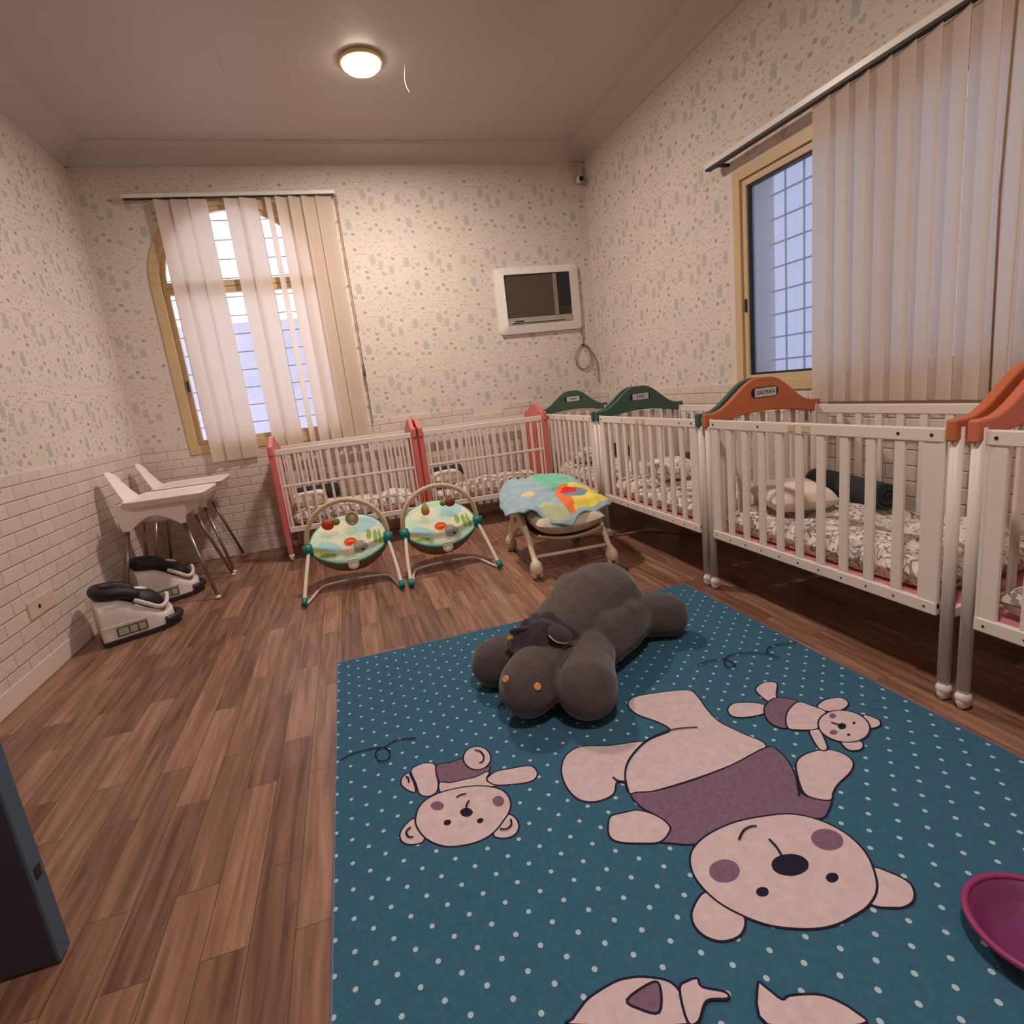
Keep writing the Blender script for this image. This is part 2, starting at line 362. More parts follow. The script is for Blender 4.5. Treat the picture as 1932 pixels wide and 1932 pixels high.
struct('baseboard_left', MB().box(XL, YF, 0, XL + .016, YB, .1), SKIRT, bevel=.003)
struct('baseboard_back', MB().box(XL + .016, YB - .016, 0, XR - .016, YB, .1), SKIRT, bevel=.003)
struct('baseboard_right', MB().box(XR - .016, YF, 0, XR, YB, .1), SKIRT, bevel=.003)

# arched window
def arch_ring(mb, x0, x1, z0, zs, wd, ya, yb, mi=0):
    o = [(x0, z0)] + arch(x0, x1, zs) + [(x1, z0)]; i_ = [(x0 + wd, z0 + wd)] + arch(x0, x1, zs, inset=wd) + [(x1 - wd, z0 + wd)]
    n = len(o)
    for k in range(n):
        k2 = (k + 1) % n
        mb.prism([o[k], o[k2], i_[k2], i_[k]], ya, yb, 1, mi)
fr = MB(); arch_ring(fr, W1[0], W1[1], W1[2], W1[3], .075, YB - .014, YB + .06)
win1 = obj('window_1', fr, GOLD, bevel=.003); win1['kind'] = 'structure'
s_ = MB(); arch_ring(s_, W1[0] + .07, W1[1] - .07, W1[2] + .07, W1[3], .045, YB + .012, YB + .05); s_.box(W1[0] + .08, YB - .004, 2.25, W1[1] - .08, YB + .052, 2.345)
obj('window_frame', s_, GOLD, win1, bevel=.003)
obj('transom_joint', MB().box(W1[0] + .1, YB - .006, 2.295, W1[1] - .1, YB + .0, 2.299), mat('frame groove', (120, 92, 66), .6), win1)
gl = MB(); A = [(W1[0] + .08, W1[2] + .08)] + arch(W1[0], W1[1], W1[3], inset=.08) + [(W1[1] - .08, W1[2] + .08)]
gl.prism(A, YB + .03, YB + .034, 1); obj('pane', gl, glass('clear glass', (246, 246, 250)), win1)
gr = MB()
for k in range(13):
    z = 1.0 + .155 * k; gr.box(ax0 - .02, YB + .2, z, ax1 + .02, YB + .206, z + .007)
for k in range(6): gr.box(ax0 + .2 * k + .09, YB + .2, az0 - .02, ax0 + .2 * k + .096, YB + .206, 2.9 if 0 < k < 5 else 2.6)
obj('security_grille', gr, mat('grille grey', (170, 172, 182), .5), win1)
obj('window_handle', MB().box(-1.222, YB - .028, 1.47, -1.207, YB + .0, 1.56), BLACK, win1, bevel=.003)
# right window
y0, y1, z0, z1 = W2
fr = MB()
def ring(mb, y0, y1, z0, z1, wd, xa, xb, mi=0):
    mb.box(xa, y0, z0, xb, y0 + wd, z1, mi); mb.box(xa, y1 - wd, z0, xb, y1, z1, mi); mb.box(xa, y0 + wd, z0, xb, y1 - wd, z0 + wd, mi); mb.box(xa, y0 + wd, z1 - wd, xb, y1 - wd, z1, mi)
ring(fr, y0, y1, z0, z1, .065, XR - .02, XR + .06)
win2 = obj('window_2', fr, GOLD, bevel=.003); win2['kind'] = 'structure'
s_ = MB(); ring(s_, y0 + .068, y1 - .068, z0 + .063, z1 - .068, .038, XR - .004, XR + .05)
s_.box(XR - .004, 2.16, z0 + .1, XR + .05, 2.21, z1 - .1)
obj('window_frame', s_, mat('sash beige', (204, 178, 142), .4), win2, bevel=.003)
g_ = MB(); ring(g_, y0 + .106, y1 - .106, z0 + .101, z1 - .106, .012, XR + .01, XR + .045); obj('gasket', g_, DARK, win2)
obj('pane', MB().box(XR + .03, y0 + .1, z0 + .1, XR + .034, y1 - .1, z1 - .1), glass('dimmed view glass', (186, 190, 202), .22), win2)  # pane tint dims the daylight in place of a darker building outside
obj('window_latch', MB().box(XR - .014, 3.212, 1.50, XR - .004, 3.226, 1.58), BLACK, win2, bevel=.002)
gr = MB()
for k in range(9): gr.box(XR + .235, y0, z0 + .03 + .145 * k, XR + .243, y1, z0 + .040 + .145 * k)
for k in range(15): gr.box(XR + .235, y0 + .04 + .15 * k, z0, XR + .243, y0 + .050 + .15 * k, z1)
obj('security_grille', gr, MATS['grille grey'], win2)
struct('wall_outside', MB().box(XL - 3, 7.9, -.1, XR + 4, 8.1, 2.35), mat('yard wall render', (196, 196, 206), .8, var=.05, scale=4))
# open door leaf at the left edge of the picture
dr = MB().box(-1.70, 1.365, .008, -.855, 1.415, 2.05)
door = obj('door_1', dr, mat('dark blue grey door', (52, 52, 66), .45), bevel=.002); door['kind'] = 'structure'
obj('door_edge', MB().box(-.856, 1.366, .01, -.849, 1.414, 2.048), mat('teal grey door edge', (74, 92, 112), .5), door)
obj('strike_plate', MB().box(-.850, 1.378, .225, -.848, 1.402, .255), BLACK, door)

# ================================================================ CEILING LAMP, THREADS
def ceiling_lamp(pos, label):
    t = thing('ceiling_lamp', label, 'lamp', pos, group=None)
    obj('lamp_base', MB().lathe((0, 0, 0), [(0.0, 0.0), (.135, 0), (.14, -.010), (.136, -.022), (.118, -.026), (0.0, -.026)], 32), mat('lamp ring cream', (232, 208, 160), .4), t)
    obj('lamp_shade', MB().lathe((0, 0, 0), [(.122, -.024), (.12, -.038), (.10, -.056), (.06, -.066), (.0, -.07)], 32), mat('lit opal glass', (255, 244, 224), .3, emit=(255, 236, 206), es=12.0), t)
    return t
ceiling_lamp(LAMP, 'glowing round dome lamp flush on the ceiling above the room')
ceiling_lamp(ADDED_LAMP, 'added unseen dome lamp on the ceiling behind the viewer, lighting the foreground')
THR = mat('clear nylon thread', (240, 226, 214), .15)
for k, (x, y, l, dx) in enumerate([(-.36, 4.18, .16, .01), (.02, 4.12, .12, .015), (.70, 3.97, .26, .02), (1.09, 4.30, .12, .01)]):
    pts = smooth_path([(x, y, 3.321), (x + dx, y - .01, 3.32 - l * .4), (x + dx * .6, y + .012, 3.32 - l * .75), (x + dx * 1.6, y, 3.32 - l)], 4)
    lb = ['short clear thread hanging from the ceiling, farthest left of four', 'short clear thread hanging from the ceiling just left of the lamp', 'longest clear thread hanging from the ceiling, just right of the lamp', 'short clear thread hanging from the ceiling, farthest right of four'][k]
    tag(obj('hanging_thread', MB().tube(pts, .0022, 6), THR), lb, 'thread', 'threads hanging from the ceiling')

# ================================================================ BLINDS
SL = slat_fabric('blind fabric', (238, 222, 206), .5)
b1 = thing('vertical_blind', 'cream vertical slat blind over the arched window', 'blind', (-.57, 5.425, 0))
obj('head_rail', MB().box(-.80, -.02, 2.965, .81, .025, 2.995), PLASTIC, b1, bevel=.003)
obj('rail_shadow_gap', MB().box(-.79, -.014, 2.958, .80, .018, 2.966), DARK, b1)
for k in (-.72, .78): obj('rail_bracket', MB().box(k - .012, .0, 2.985, k + .012, .054, 3.0), DARK, b1)
def slat(parent, c, wd, a, z0, z1, n=8, along='x', m_=SL):
    mb = MB()
    for s2 in (0,):
        def fn(u, v):
            d = (u - .5) * wd; sag = .006 * (1 - (2 * u - 1) ** 2)
            x, y = d * math.cos(a) - sag * math.sin(a), d * math.sin(a) + sag * math.cos(a)
            p = (x, y) if along == 'x' else (y, x)
            return (c[0] + p[0], c[1] + p[1], z0 + (z1 - z0) * v)
        mb.grid(fn, n, 6)
    o = obj('slat', mb, m_, parent, fix=False); return o
for x, a in [(-1.085, .35), (-.965, .12), (-.835, .12), (-.575, .12), (-.455, .25), (-.303, .5), (-.185, .45), (-.08, .45), (.025, .35), (.14, .12)]:
    slat(b1, (x + .57, 0, 0), .05 if abs(x + .303) < .01 else .132, a, .86, 2.955)
bc = MB().tube([(.812, .0, 2.96), (.815, -.01, 2.0), (.812, .0, 1.02)], .004, 6); obj('pull_cord', bc, mat('cord tan', (150, 112, 76), .7), b1)
obj('cord_weight', MB().lathe((.812, 0, 1.5), [(.0, .05), (.008, .045), (.011, 0), (.009, -.05), (0, -.055)], 10), mat('weight brown', (112, 84, 64), .5), b1)
b2 = thing('vertical_blind', 'cream vertical slat blind pulled half across the right wall window', 'blind', (2.50, 2.2, 0))
obj('head_rail', MB().box(-.03, -1.5, 2.415, .02, 1.26, 2.447), PLASTIC, b2, bevel=.003)
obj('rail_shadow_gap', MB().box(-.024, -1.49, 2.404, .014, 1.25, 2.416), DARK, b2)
for k in (-.9, 1.15): obj('rail_bracket', MB().box(.0, k, 2.40, .084, k + .02, 2.418), DARK, b2)
y = 2.545; k = 0
random.seed(4)
while y > .95:
    slat(b2, (0, y - 2.2, 0), .132, random.uniform(.14, .24), .935, 2.40, along='y'); y -= .109; k += 1
obj('pull_cord', MB().tube([(-.03, 1.66 - 2.2, 2.41), (-.045, 1.665 - 2.2, 1.7), (-.035, 1.66 - 2.2, .95)], .004, 6), MATS['cord tan'], b2)

# ================================================================ AIR CONDITIONER, CABLE, CAMERA, OUTLET
ac = thing('air_conditioner', 'white window air conditioner with brown grille set in the back wall', 'air conditioner', (1.99, YB, 2.0))
def rr(x0, x1, z0, z1, r, n=5, bow=0.0):
    out = []
    for (cx, cz, a0) in ((x1 - r, z1 - r, 0), (x0 + r, z1 - r, PI / 2), (x0 + r, z0 + r, PI), (x1 - r, z0 + r, 1.5 * PI)):
        for i in range(n + 1):
            a = a0 + PI / 2 * i / n; out.append((cx + r * math.cos(a), cz + r * math.sin(a)))
    if bow:
        c = (x0 + x1) / 2; h = (x1 - x0) / 2
        out = [(x, z - bow * (1 - ((x - c) / h) ** 2) if z < (z0 + z1) / 2 else z + bow * (1 - ((x - c) / h) ** 2)) for x, z in out]
    return out
fm = MB(); O = rr(-.425, .425, -.30, .30, .035, bow=.012); I = rr(-.34, .335, -.225, .235, .015)
for k in range(len(O)):
    k2 = (k + 1) % len(O)
    fm.add([(O[k][0], -.035, O[k][1]), (O[k2][0], -.035, O[k2][1]), (I[k2][0], -.06, I[k2][1]), (I[k][0], -.06, I[k][1])], [(0, 1, 2, 3)])
    fm.add([(O[k][0], 0, O[k][1]), (O[k2][0], 0, O[k2][1]), (O[k2][0], -.035, O[k2][1]), (O[k][0], -.035, O[k][1])], [(0, 1, 2, 3)])
    fm.add([(I[k][0], -.06, I[k][1]), (I[k2][0], -.06, I[k2][1]), (I[k2][0], -.005, I[k2][1]), (I[k][0], -.005, I[k][1])], [(0, 1, 2, 3)])
obj('casing', fm, PLASTIC, ac)
gm = MB().box(-.335, -.04, -.155, .155, -.006, .23)
obj('grille', gm, mat('grille brown', (84, 74, 62), .5), ac)
gs = MB()
for k in range(24): gs.box(-.33, -.043, -.15 + k * .016, .15, -.039, -.1475 + k * .016)
obj('grille_louvres', gs, mat('louvre brown', (98, 86, 72), .5), ac)
obj('divider', MB().box(.155, -.046, -.155, .195, -.006, .23), mat('ac taupe', (140, 128, 114), .4), ac)
cp = obj('control_panel', MB().box(.195, -.042, -.075, .33, -.006, .23), mat('panel black', (22, 20, 26), .25), ac)
obj('button_panel', MB().box(.205, -.042, -.155, .325, -.006, -.09), mat('panel olive', (44, 40, 30), .4), ac)
obj('air_outlet', MB().box(-.335, -.058, -.222, .33, -.006, -.175).box(-.335, -.05, -.175, .33, -.006, -.158), mat('ac grey', (170, 160, 148), .4), ac, bevel=.004)
obj('outlet_slot', MB().box(-.3, -.0595, -.214, .25, -.055, -.206), BLACK, ac)
obj('nameplate', MB().box(-.27, -.0595, -.198, -.18, -.055, -.186), BLACK, ac)
pts = smooth_path([(2.40, 5.44, 1.70), (2.425, 5.466, 1.62), (2.43, 5.468, 1.55), (2.47, 5.466, 1.50), (2.50, 5.464, 1.42), (2.485, 5.462, 1.34), (2.42, 5.462, 1.295), (2.35, 5.462, 1.33), (2.325, 5.462, 1.41), (2.36, 5.464, 1.49), (2.415, 5.466, 1.535), (2.47, 5.466, 1.52), (2.53, 5.462, 1.42), (2.56, 5.46, 1.3), (2.562, 5.46, 1.15)], 5)
cb = thing('power_cable', 'thin brown cable coiled on the wall below the air conditioner', 'cable', (2.42, 5.466, 1.3))
mbc = MB().tube([(p[0] - 2.42, p[1] - 5.466, p[2] - 1.3) for p in pts], .0055, 6); obj('cord', mbc, mat('cable brown', (150, 112, 92), .6), cb)
obj('cable_tie', MB().ell((.0, 0, .235), (.013, .013, .014), 10, 8), mat('tie dark red', (90, 30, 34), .5), cb)
cc = thing('security_camera', 'small white bullet camera on a box high in the corner', 'camera', (2.50, YB, 3.08))
obj('junction_box', MB().box(-.06, -.045, -.035, .045, 0, .085), mat('dull white', (196, 178, 164), .5), cc, bevel=.006)
bcm = MB().cyl((.0, -.02, -.03), (-.012, -.14, -.055), .03, .027, 16); obj('camera_body', bcm, PLASTIC, cc)
obj('lens', MB().cyl((-.0118, -.138, -.0547), (-.0125, -.144, -.0558), .0235, .0235, 16), BLACK, cc)
ot = thing('wall_outlet', 'small socket with one dark hole low on the left brick wall', 'outlet', (XL + T, 3.44, .365))
obj('cover_plate', MB().box(0, -.13, -.045, .006, .13, .045), mat('plate beige', (214, 190, 172), .5), ot, bevel=.002)
obj('socket_hole', MB().cyl((.0055, -.03, .0), (.0085, -.03, .0), .011, None, 12), mat('socket dark', (50, 30, 28), .6), ot)

# ================================================================ CRIBS
ORANGE = mat('orange board', (196, 108, 70), .4, var=.06, scale=5); GREEN = mat('green board', (64, 96, 84), .4, var=.06, scale=5); SALM = mat('salmon board', (206, 112, 86), .4, var=.05, scale=5)
BOLT = mat('bolt dark', (50, 44, 42), .4, metal=.5); BASE = mat('mattress base pink', (216, 140, 146), .5); PLATE = mat('name plate', (206, 202, 204), .4); INK = mat('plate ink', (60, 60, 66), .5)
def board_outline(W, zlo, zend, zpk, arch_=.03):
    top = []; bot = []; n = 28
    for i in range(n + 1):
        u = i / n; s = abs(2 * u - 1)
        h = zend + (zpk - zend) * (0.5 + 0.5 * math.cos(PI * min(1, max(0, (s - .08) / .80)))) 
        top.append((-.012 + (W + .024) * u, h)); bot.append((-.012 + (W + .024) * u, zlo + arch_ * math.cos(s * PI / 2)))
    return top + bot[::-1]
def crib(loc, rz, L, W, label, group, style, boards, plates=(None, None), bars=11, rust=False):
    t = thing('baby_crib', label, 'crib', loc, rz, group)
    pink = style == 'pink'; zt = .925; zb = .30 if not pink else .24
    lm = PINK if pink else WHITE2
    for x in (.018, L - .018):
        for y in (.018, W - .018):
            if pink: m_ = MB().box(x - .02, y - .022, .07, x + .02, y + .022, .96)
            else: m_ = MB().cyl((x, y, .075), (x, y, .93), .019, None, 14)
            lg = obj('leg', m_, lm, t, bevel=.006 if pink else 0)
            cm = MB().lathe((x, y + .008, .03), [(0, .012), (.022, .012), (.028, .005), (.03, 0), (.028, -.005), (.022, -.012), (0, -.012)], 16, axis=0).cyl((x, y, .03), (x, y, .08), .012, .016, 10)
            cm.ell((x, y + .004, .045), (.024, .026, .022), 12, 8)
            obj('caster', cm, PLASTIC, lg)
    for e, x in enumerate((.018, L - .018)):
        bm_ = boards[e]
        if pink: o_ = board_outline(W, .88, .955, 1.03, .0)
        else: o_ = board_outline(W, .885, .955, 1.105, .045)
        bo = obj('end_board', MB().prism(o_, x - .017, x + .017, 0), bm_, t, bevel=.007)
        ep = obj('end_panel', MB().box(x - .01, .03, zb, x + .01, W - .03, zb + .035), PINK if pink else WHITE, t, bevel=.003)
        for k in range(6):
            y = W * (k + 1) / 7
            obj('bar', MB().box(x - .006, y - .016, zb + .03, x + .006, y + .016, .90 + .02 * math.sin(PI * (k + 1) / 7)), PINKB if pink else WHITE, ep, bevel=.003)
        if plates[e]:
            s = -1 if e == 1 else 1      # plate on the face towards the room (+x local face)
            xx = x + .0175
            slot = obj('slot', MB().prism(rr(W / 2 - .085, W / 2 + .085, 1.0, 1.055, .027), xx - .001, xx + .0008, 0), DARK, bo)
            pl = obj('name_plate', MB().box(xx + .0005, W / 2 - .062, 1.004, xx + .003, W / 2 + .07, 1.05), PLATE, bo, bevel=.001)
            text('lettering', plates[e], .030, INK, pl, (xx + .0035, W / 2 + .004, 1.027), (PI / 2, 0, PI / 2))
    for q, y in enumerate((.012, W - .012)):
        f = obj('side_panel', MB().box(.045, y - .011, zt - .045, L - .045, y + .011, zt).box(.045, y - .011, zb, L - .045, y + .011, zb + .045).box(.045, y - .009, zb + .02, .058, y + .009, zt - .02).box(L - .058, y - .009, zb + .02, L - .045, y + .009, zt - .02), WHITE, t, bevel=.004)
        n = bars; x0, x1 = .075, L - .085
        for k in range(n):
            x = x0 + (x1 - x0) * k / (n - 1); w_ = (.010 if pink else (.030 if k in (0, n - 1) else .019))
            obj('bar', MB().box(x - w_, y - .007, zb + .04, x + w_, y + .007, zt - .04), WHITE, f, bevel=.003)
            if not pink and q == 0: 
                obj('bolt', MB().cyl((x, y - .0105, zb + .022), (x, y - .0125, zb + .022), .004, None, 8), BOLT, f)
        if pink and q == 0: obj('middle_rail', MB().box(.06, y - .009, .615, L - .06, y + .009, .635), WHITE, f, bevel=.003)
        if not pink and q == 0:
            for x in (.075, .40, L * .5 - .03, L * .5 + .05, L - .2, L - .085): obj('bolt', MB().cyl((x, y - .0105, zt - .022), (x, y - .0128, zt - .022), .0055, None, 10), BOLT, f)
            hg = MB()
            for x in (L * .47, L * .53): hg.box(x - .02, y - .014, zt - .036, x + .02, y - .010, zt - .006)
            obj('rail_hinge', hg, mat('hinge beige', (214, 190, 160), .45), f, bevel=.002)
    bs = MB().box(.03, .03, zb + .02, L - .03, W - .03, zb + .034)
    for k in range(9): bs.box(.06 + (L - .16) * k / 8, .03, zb + .012, .10 + (L - .16) * k / 8, W - .03, zb + .022)
    obj('mattress_base', bs, BASE, t)
    return t
def cushion(name, label, cat, mats, loc, size, rz, puff=.5, amp=.01, seed=0, group=None, tilt=0.0, fr=6):
    # soft rectangular form: two bulged grids meeting in a rounded edge
    sx, sy, sz = size; mb = MB(); N_ = 26
    def prof(u, v):
        a = max(0, 1 - abs(2 * u - 1) ** 5) ** puff; b = max(0, 1 - abs(2 * v - 1) ** 5) ** puff; return a * b
    for sgn in (1, -1):
        def fn(u, v, sgn=sgn):
            e = 1 - .05 * (1 - prof(u, v)); x, y = (u - .5) * sx * e, (v - .5) * sy * e
            h = sz / 2 * prof(u, v) * sgn
            if sgn > 0: h += prof(u, v) * amp * noise(x * fr + seed * 7.1, y * fr, seed * 3.3) * 2
            return (x, y, h)
        mb.grid(fn, N_, N_)
    o = obj(name, mb, mats); o.location = loc; o.rotation_euler = (tilt, 0, rz); return tag(o, label, cat, group)
ZM = .334
def bedding(loc, rz, L, W, zb, lb):
    c, s = math.cos(rz), math.sin(rz); cx, cy = L / 2, W / 2
    return cushion('mattress', lb, 'mattress', SHEET, (loc[0] + cx * c - cy * s, loc[1] + cx * s + cy * c, zb + .034 + .062), (L - .09, W - .08, .13), rz, puff=.28, amp=.028, seed=random.random() * 9, fr=5, group='crib mattresses')
CW = .70; XC = 1.765
YA, YB_, YC, YD = 5.155, 3.858, 2.548, 1.238
LA = 1.27
g = 'white cribs along the right wall'
crib((XC, YA, 0), -PI / 2, 1.262, CW, 'white crib with green end boards in the far right corner of the room', g, 'white', (GREEN, GREEN), ('SARA', None))
crib((XC, YB_, 0), -PI / 2, 1.282, CW, 'white crib with green end boards, between the corner crib and the crib with orange boards', g, 'white', (GREEN, GREEN), ('ZAID', None))
crib((XC, YC, 0), -PI / 2, 1.282, CW, 'white crib with an orange end board carrying a lettered name plate', g, 'white', (ORANGE, ORANGE), ('SALMAN', None))
crib((XC, YD, 0), -PI / 2, 1.282, CW, 'white crib with salmon end boards cut off by the right edge of the picture', g, 'white', (SALM, SALM))
YP = 4.86; PW = .525
g = 'pink-ended cribs along the back wall'
crib((-.628, YP, 0), 0, 1.185, PW, 'white barred crib with pink ends under the arched window', g, 'pink', (PINK, PINK), bars=15)
crib((.575, YP, 0), 0, 1.165, PW, 'white barred crib with pink ends below the air conditioner', g, 'pink', (PINK, PINK), bars=15)
random.seed(7)
bedding((XC, YA, 0), -PI / 2, 1.262, CW, .30, 'mattress in printed grey and white sheet in the far corner crib')
bedding((XC, YB_, 0), -PI / 2, 1.282, CW, .30, 'mattress in printed grey and white sheet in the crib beside the corner one')
bedding((XC, YC, 0), -PI / 2, 1.282, CW, .30, 'mattress in printed grey and white sheet in the orange-board crib')
bedding((XC, YD, 0), -PI / 2, 1.282, CW, .30, 'mattress in printed grey and white sheet in the salmon-board crib')
bedding((-.628, YP, 0), 0, 1.185, PW, .24, 'mattress in pale printed sheet in the pink crib under the window')
bedding((.575, YP, 0), 0, 1.165, PW, .24, 'mattress in pale printed sheet in the pink crib below the air conditioner')
PIL = mat('pillow cotton', (232, 216, 200), .85, bump=.2, scale=8)
ROLL = mat('dark green grey fleece', (44, 48, 46), .95, var=.15, scale=30, bump=.4)
def pillow(loc, rz, lb, size=(.36, .24, .11), m_=PIL): return cushion('pillow', lb, 'pillow', m_, loc, size, rz, puff=.6, amp=.008, seed=loc[1], group='crib pillows')
pillow((2.06, 2.27, .525), 1.2, 'pale pillow in the orange-board crib', (.40, .30, .12))
pillow((2.10, 3.42, .535), 1.3, 'pale pillow in the green-board crib beside the corner one', (.38, .28, .13), SHEET)
pillow((2.05, 4.75, .53), 1.4, 'pale pillow in the far corner crib', (.36, .28, .12), SHEET)
pillow((2.02, .98, .555), 1.5, 'white pillow heaped in the salmon-board crib', (.36, .30, .16))
pillow((-.40, 5.10, .465), .1, 'pale pillow in the pink crib under the window', (.30, .26, .12))
pillow((.80, 5.10, .465), .1, 'pale pillow in the pink crib below the air conditioner', (.28, .26, .13))
def roll(a, b, r, lb):
    a = Vector(a); b = Vector(b); m_ = MB(); d = (b - a); n = 14; pts = []
    for i in range(n + 1):
        u = i / n; p = a + d * u; p.z += .006 * noise(u * 4, a.x * 3); pts.append(p)
    rad = [r * (1 + .07 * noise(i * .9, a.y * 5)) * (.93 if i in (0, n) else 1) for i in range(n + 1)]
    m_.tube(pts, rad, 18)
    c = sum(pts, Vector()) / len(pts)
    m_.v = [(x - c.x, y - c.y, z - c.z) for x, y, z in m_.v]
    # spiral fold at the near end
    dn = d.normalized(); u1 = dn.cross(Vector((0, 0, 1))).normalized(); u2 = dn.cross(u1)
    sp = [b - c + dn * .004 + (u1 * math.cos(t) + u2 * math.sin(t)) * (r * .9 * (1 - t / 16)) for t in [k * .5 for k in range(26)]]
    m_.tube(sp, .006, 6)
    o = obj('rolled_blanket', m_, ROLL); o.location = c; return tag(o, lb, 'blanket', 'dark rolled blankets in the cribs')
roll((2.35, 2.42, .54), (2.24, 1.90, .537), .062, 'dark rolled blanket behind the pillow in the orange-board crib')
roll((2.35, 3.66, .535), (2.36, 3.24, .532), .058, 'dark rolled blanket behind the pillow of the middle green-board crib')
roll((2.35, 4.95, .535), (2.35, 4.55, .532), .056, 'dark rolled blanket in the far corner crib')
roll((-.52, 5.29, .485), (-.16, 5.29, .485), .065, 'dark rolled blanket in the pink crib under the window')
roll((.68, 5.29, .485), (.98, 5.29, .485), .065, 'dark rolled blanket in the pink crib below the air conditioner')
rb = MB().tube([(1.752, .98, .345), (1.744, .985, .30), (1.744, .98, .25)], [.006, .007, .010], 6)
tag(obj('ribbon', rb, BASE), 'short pink ribbon tied over the lower rail of the salmon-board crib', 'ribbon')
fc = MB().tube(smooth_path([(1.50, 3.86, .004), (1.8, 3.98, .004), (2.1, 3.75, .004), (2.4, 3.3, .004)], 5), .0035, 6)
tag(obj('floor_cable', fc, mat('grey cable', (128, 110, 98), .6)), 'thin grey cable lying on the floor under the green-board cribs', 'cable')

# ================================================================ HIGH CHAIRS
HCW = mat('high chair white', (244, 232, 222), .32)
def high_chair(loc, rz, label):
    t = thing('high_chair', label, 'high chair', loc, rz, 'white high chairs by the left wall')
    for sx in (-1, 1):
        for sy in (-1, 1):
            f = (.27 * sx + (.02 if sx > 0 else -.0), .285 * sy, .012); tp = (.155 * sx, .155 * sy, .56)
            if sx < 0: f = (-.285, .25 * sy, .012); tp = (-.185, .155 * sy, .56)
            lg = obj('leg', MB().cyl(f, tp, .0115, .0125, 14), CHROME, t)
            obj('foot_cap', MB().ell((f[0], f[1], .014), (.019, .019, .014), 12, 8), PLASTIC, lg)
            obj('leg_socket', MB().cyl((tp[0] + (f[0] - tp[0]) * .02, tp[1] + (f[1] - tp[1]) * .02, tp[2] - .01), (tp[0], tp[1], tp[2] + .03), .019, .022, 14), HCW, lg)
    # seat shell: side skirts with an arched lower edge, front and rear aprons, bucket
    sh = MB(); pr = [(-.225, .735), (-.222, .62), (-.21, .55), (-.165, .545)]
    pr += [(-.165 + .31 * i / 12, .545 + .085 * math.sin(PI * i / 12)) for i in range(1, 12)] + [(.145, .545), (.175, .55), (.19, .62), (.2, .735)]
    for sy in (-1, 1):
        a, b = sorted((sy * .165, sy * .182)); sh.prism(pr, a, b, 1)
    for x in (-.195, .175): sh.box(x, -.17, .60, x + .014, .17, .735)
    sh.lathe((0, 0, 0), [(.0, .565), (.08, .568), (.13, .585), (.16, .62), (.175, .68), (.185, .735), (.178, .735), (.165, .68), (.15, .63), (.12, .60), (.0, .585)], 28)
    obj('seat', sh, HCW, t, bevel=.006)
    # back rest tongue leaning outwards
    bk_ = MB(); n = 16; prof = []
    for i in range(n + 1):
        a = PI * i / n; prof.append((.09 * math.cos(a), .175 + .085 * math.sin(a) * 1.1))
    ol = [(.175, -.02), (.145, .05), (.115, .11)] + prof + [(-.115, .11), (-.145, .05), (-.175, -.02)]
    v = []; th = .016
    for q in (0, 1):
        for (y, h) in ol: v.append((-.185 - h * .33 - q * th + .05 * (y / .16) ** 2, y, .70 + h * .93))
    k = len(ol); fs = [tuple(range(k)), tuple(reversed(range(k, 2 * k)))] + [(i, (i + 1) % k, (i + 1) % k + k, i + k) for i in range(k)]
    bk_.add(v, fs); obj('backrest', bk_, HCW, t, bevel=.006)
    # tray with a raised rim
    tr = MB(); O = rr(-.17, .335, -.26, .26, .07, 8)
    O2 = [(x * .9 + .015, y * .9) for x, y in O]
    v = [(x, y, .706) for x, y in O2] + [(x, y, .745) for x, y in O] + [(x * .985 + .001, y * .985, .752) for x, y in O] + [(x * .93 + .006, y * .93, .744) for x, y in O]
    k = len(O); fs = [tuple(range(k)), tuple(range(3 * k, 4 * k))]
    for r_ in range(3): fs += [(r_ * k + i, r_ * k + (i + 1) % k, (r_ + 1) * k + (i + 1) % k, (r_ + 1) * k + i) for i in range(k)]
    tr.add(v, fs)
    obj('tray', tr, HCW, t, bevel=.003)
    return t
high_chair((-1.335, 4.46, 0), 0.0, 'white high chair with metal legs, the nearer of the two')
high_chair((-1.345, 5.10, 0), 0.03, 'white high chair with metal legs, farther back by the window wall')

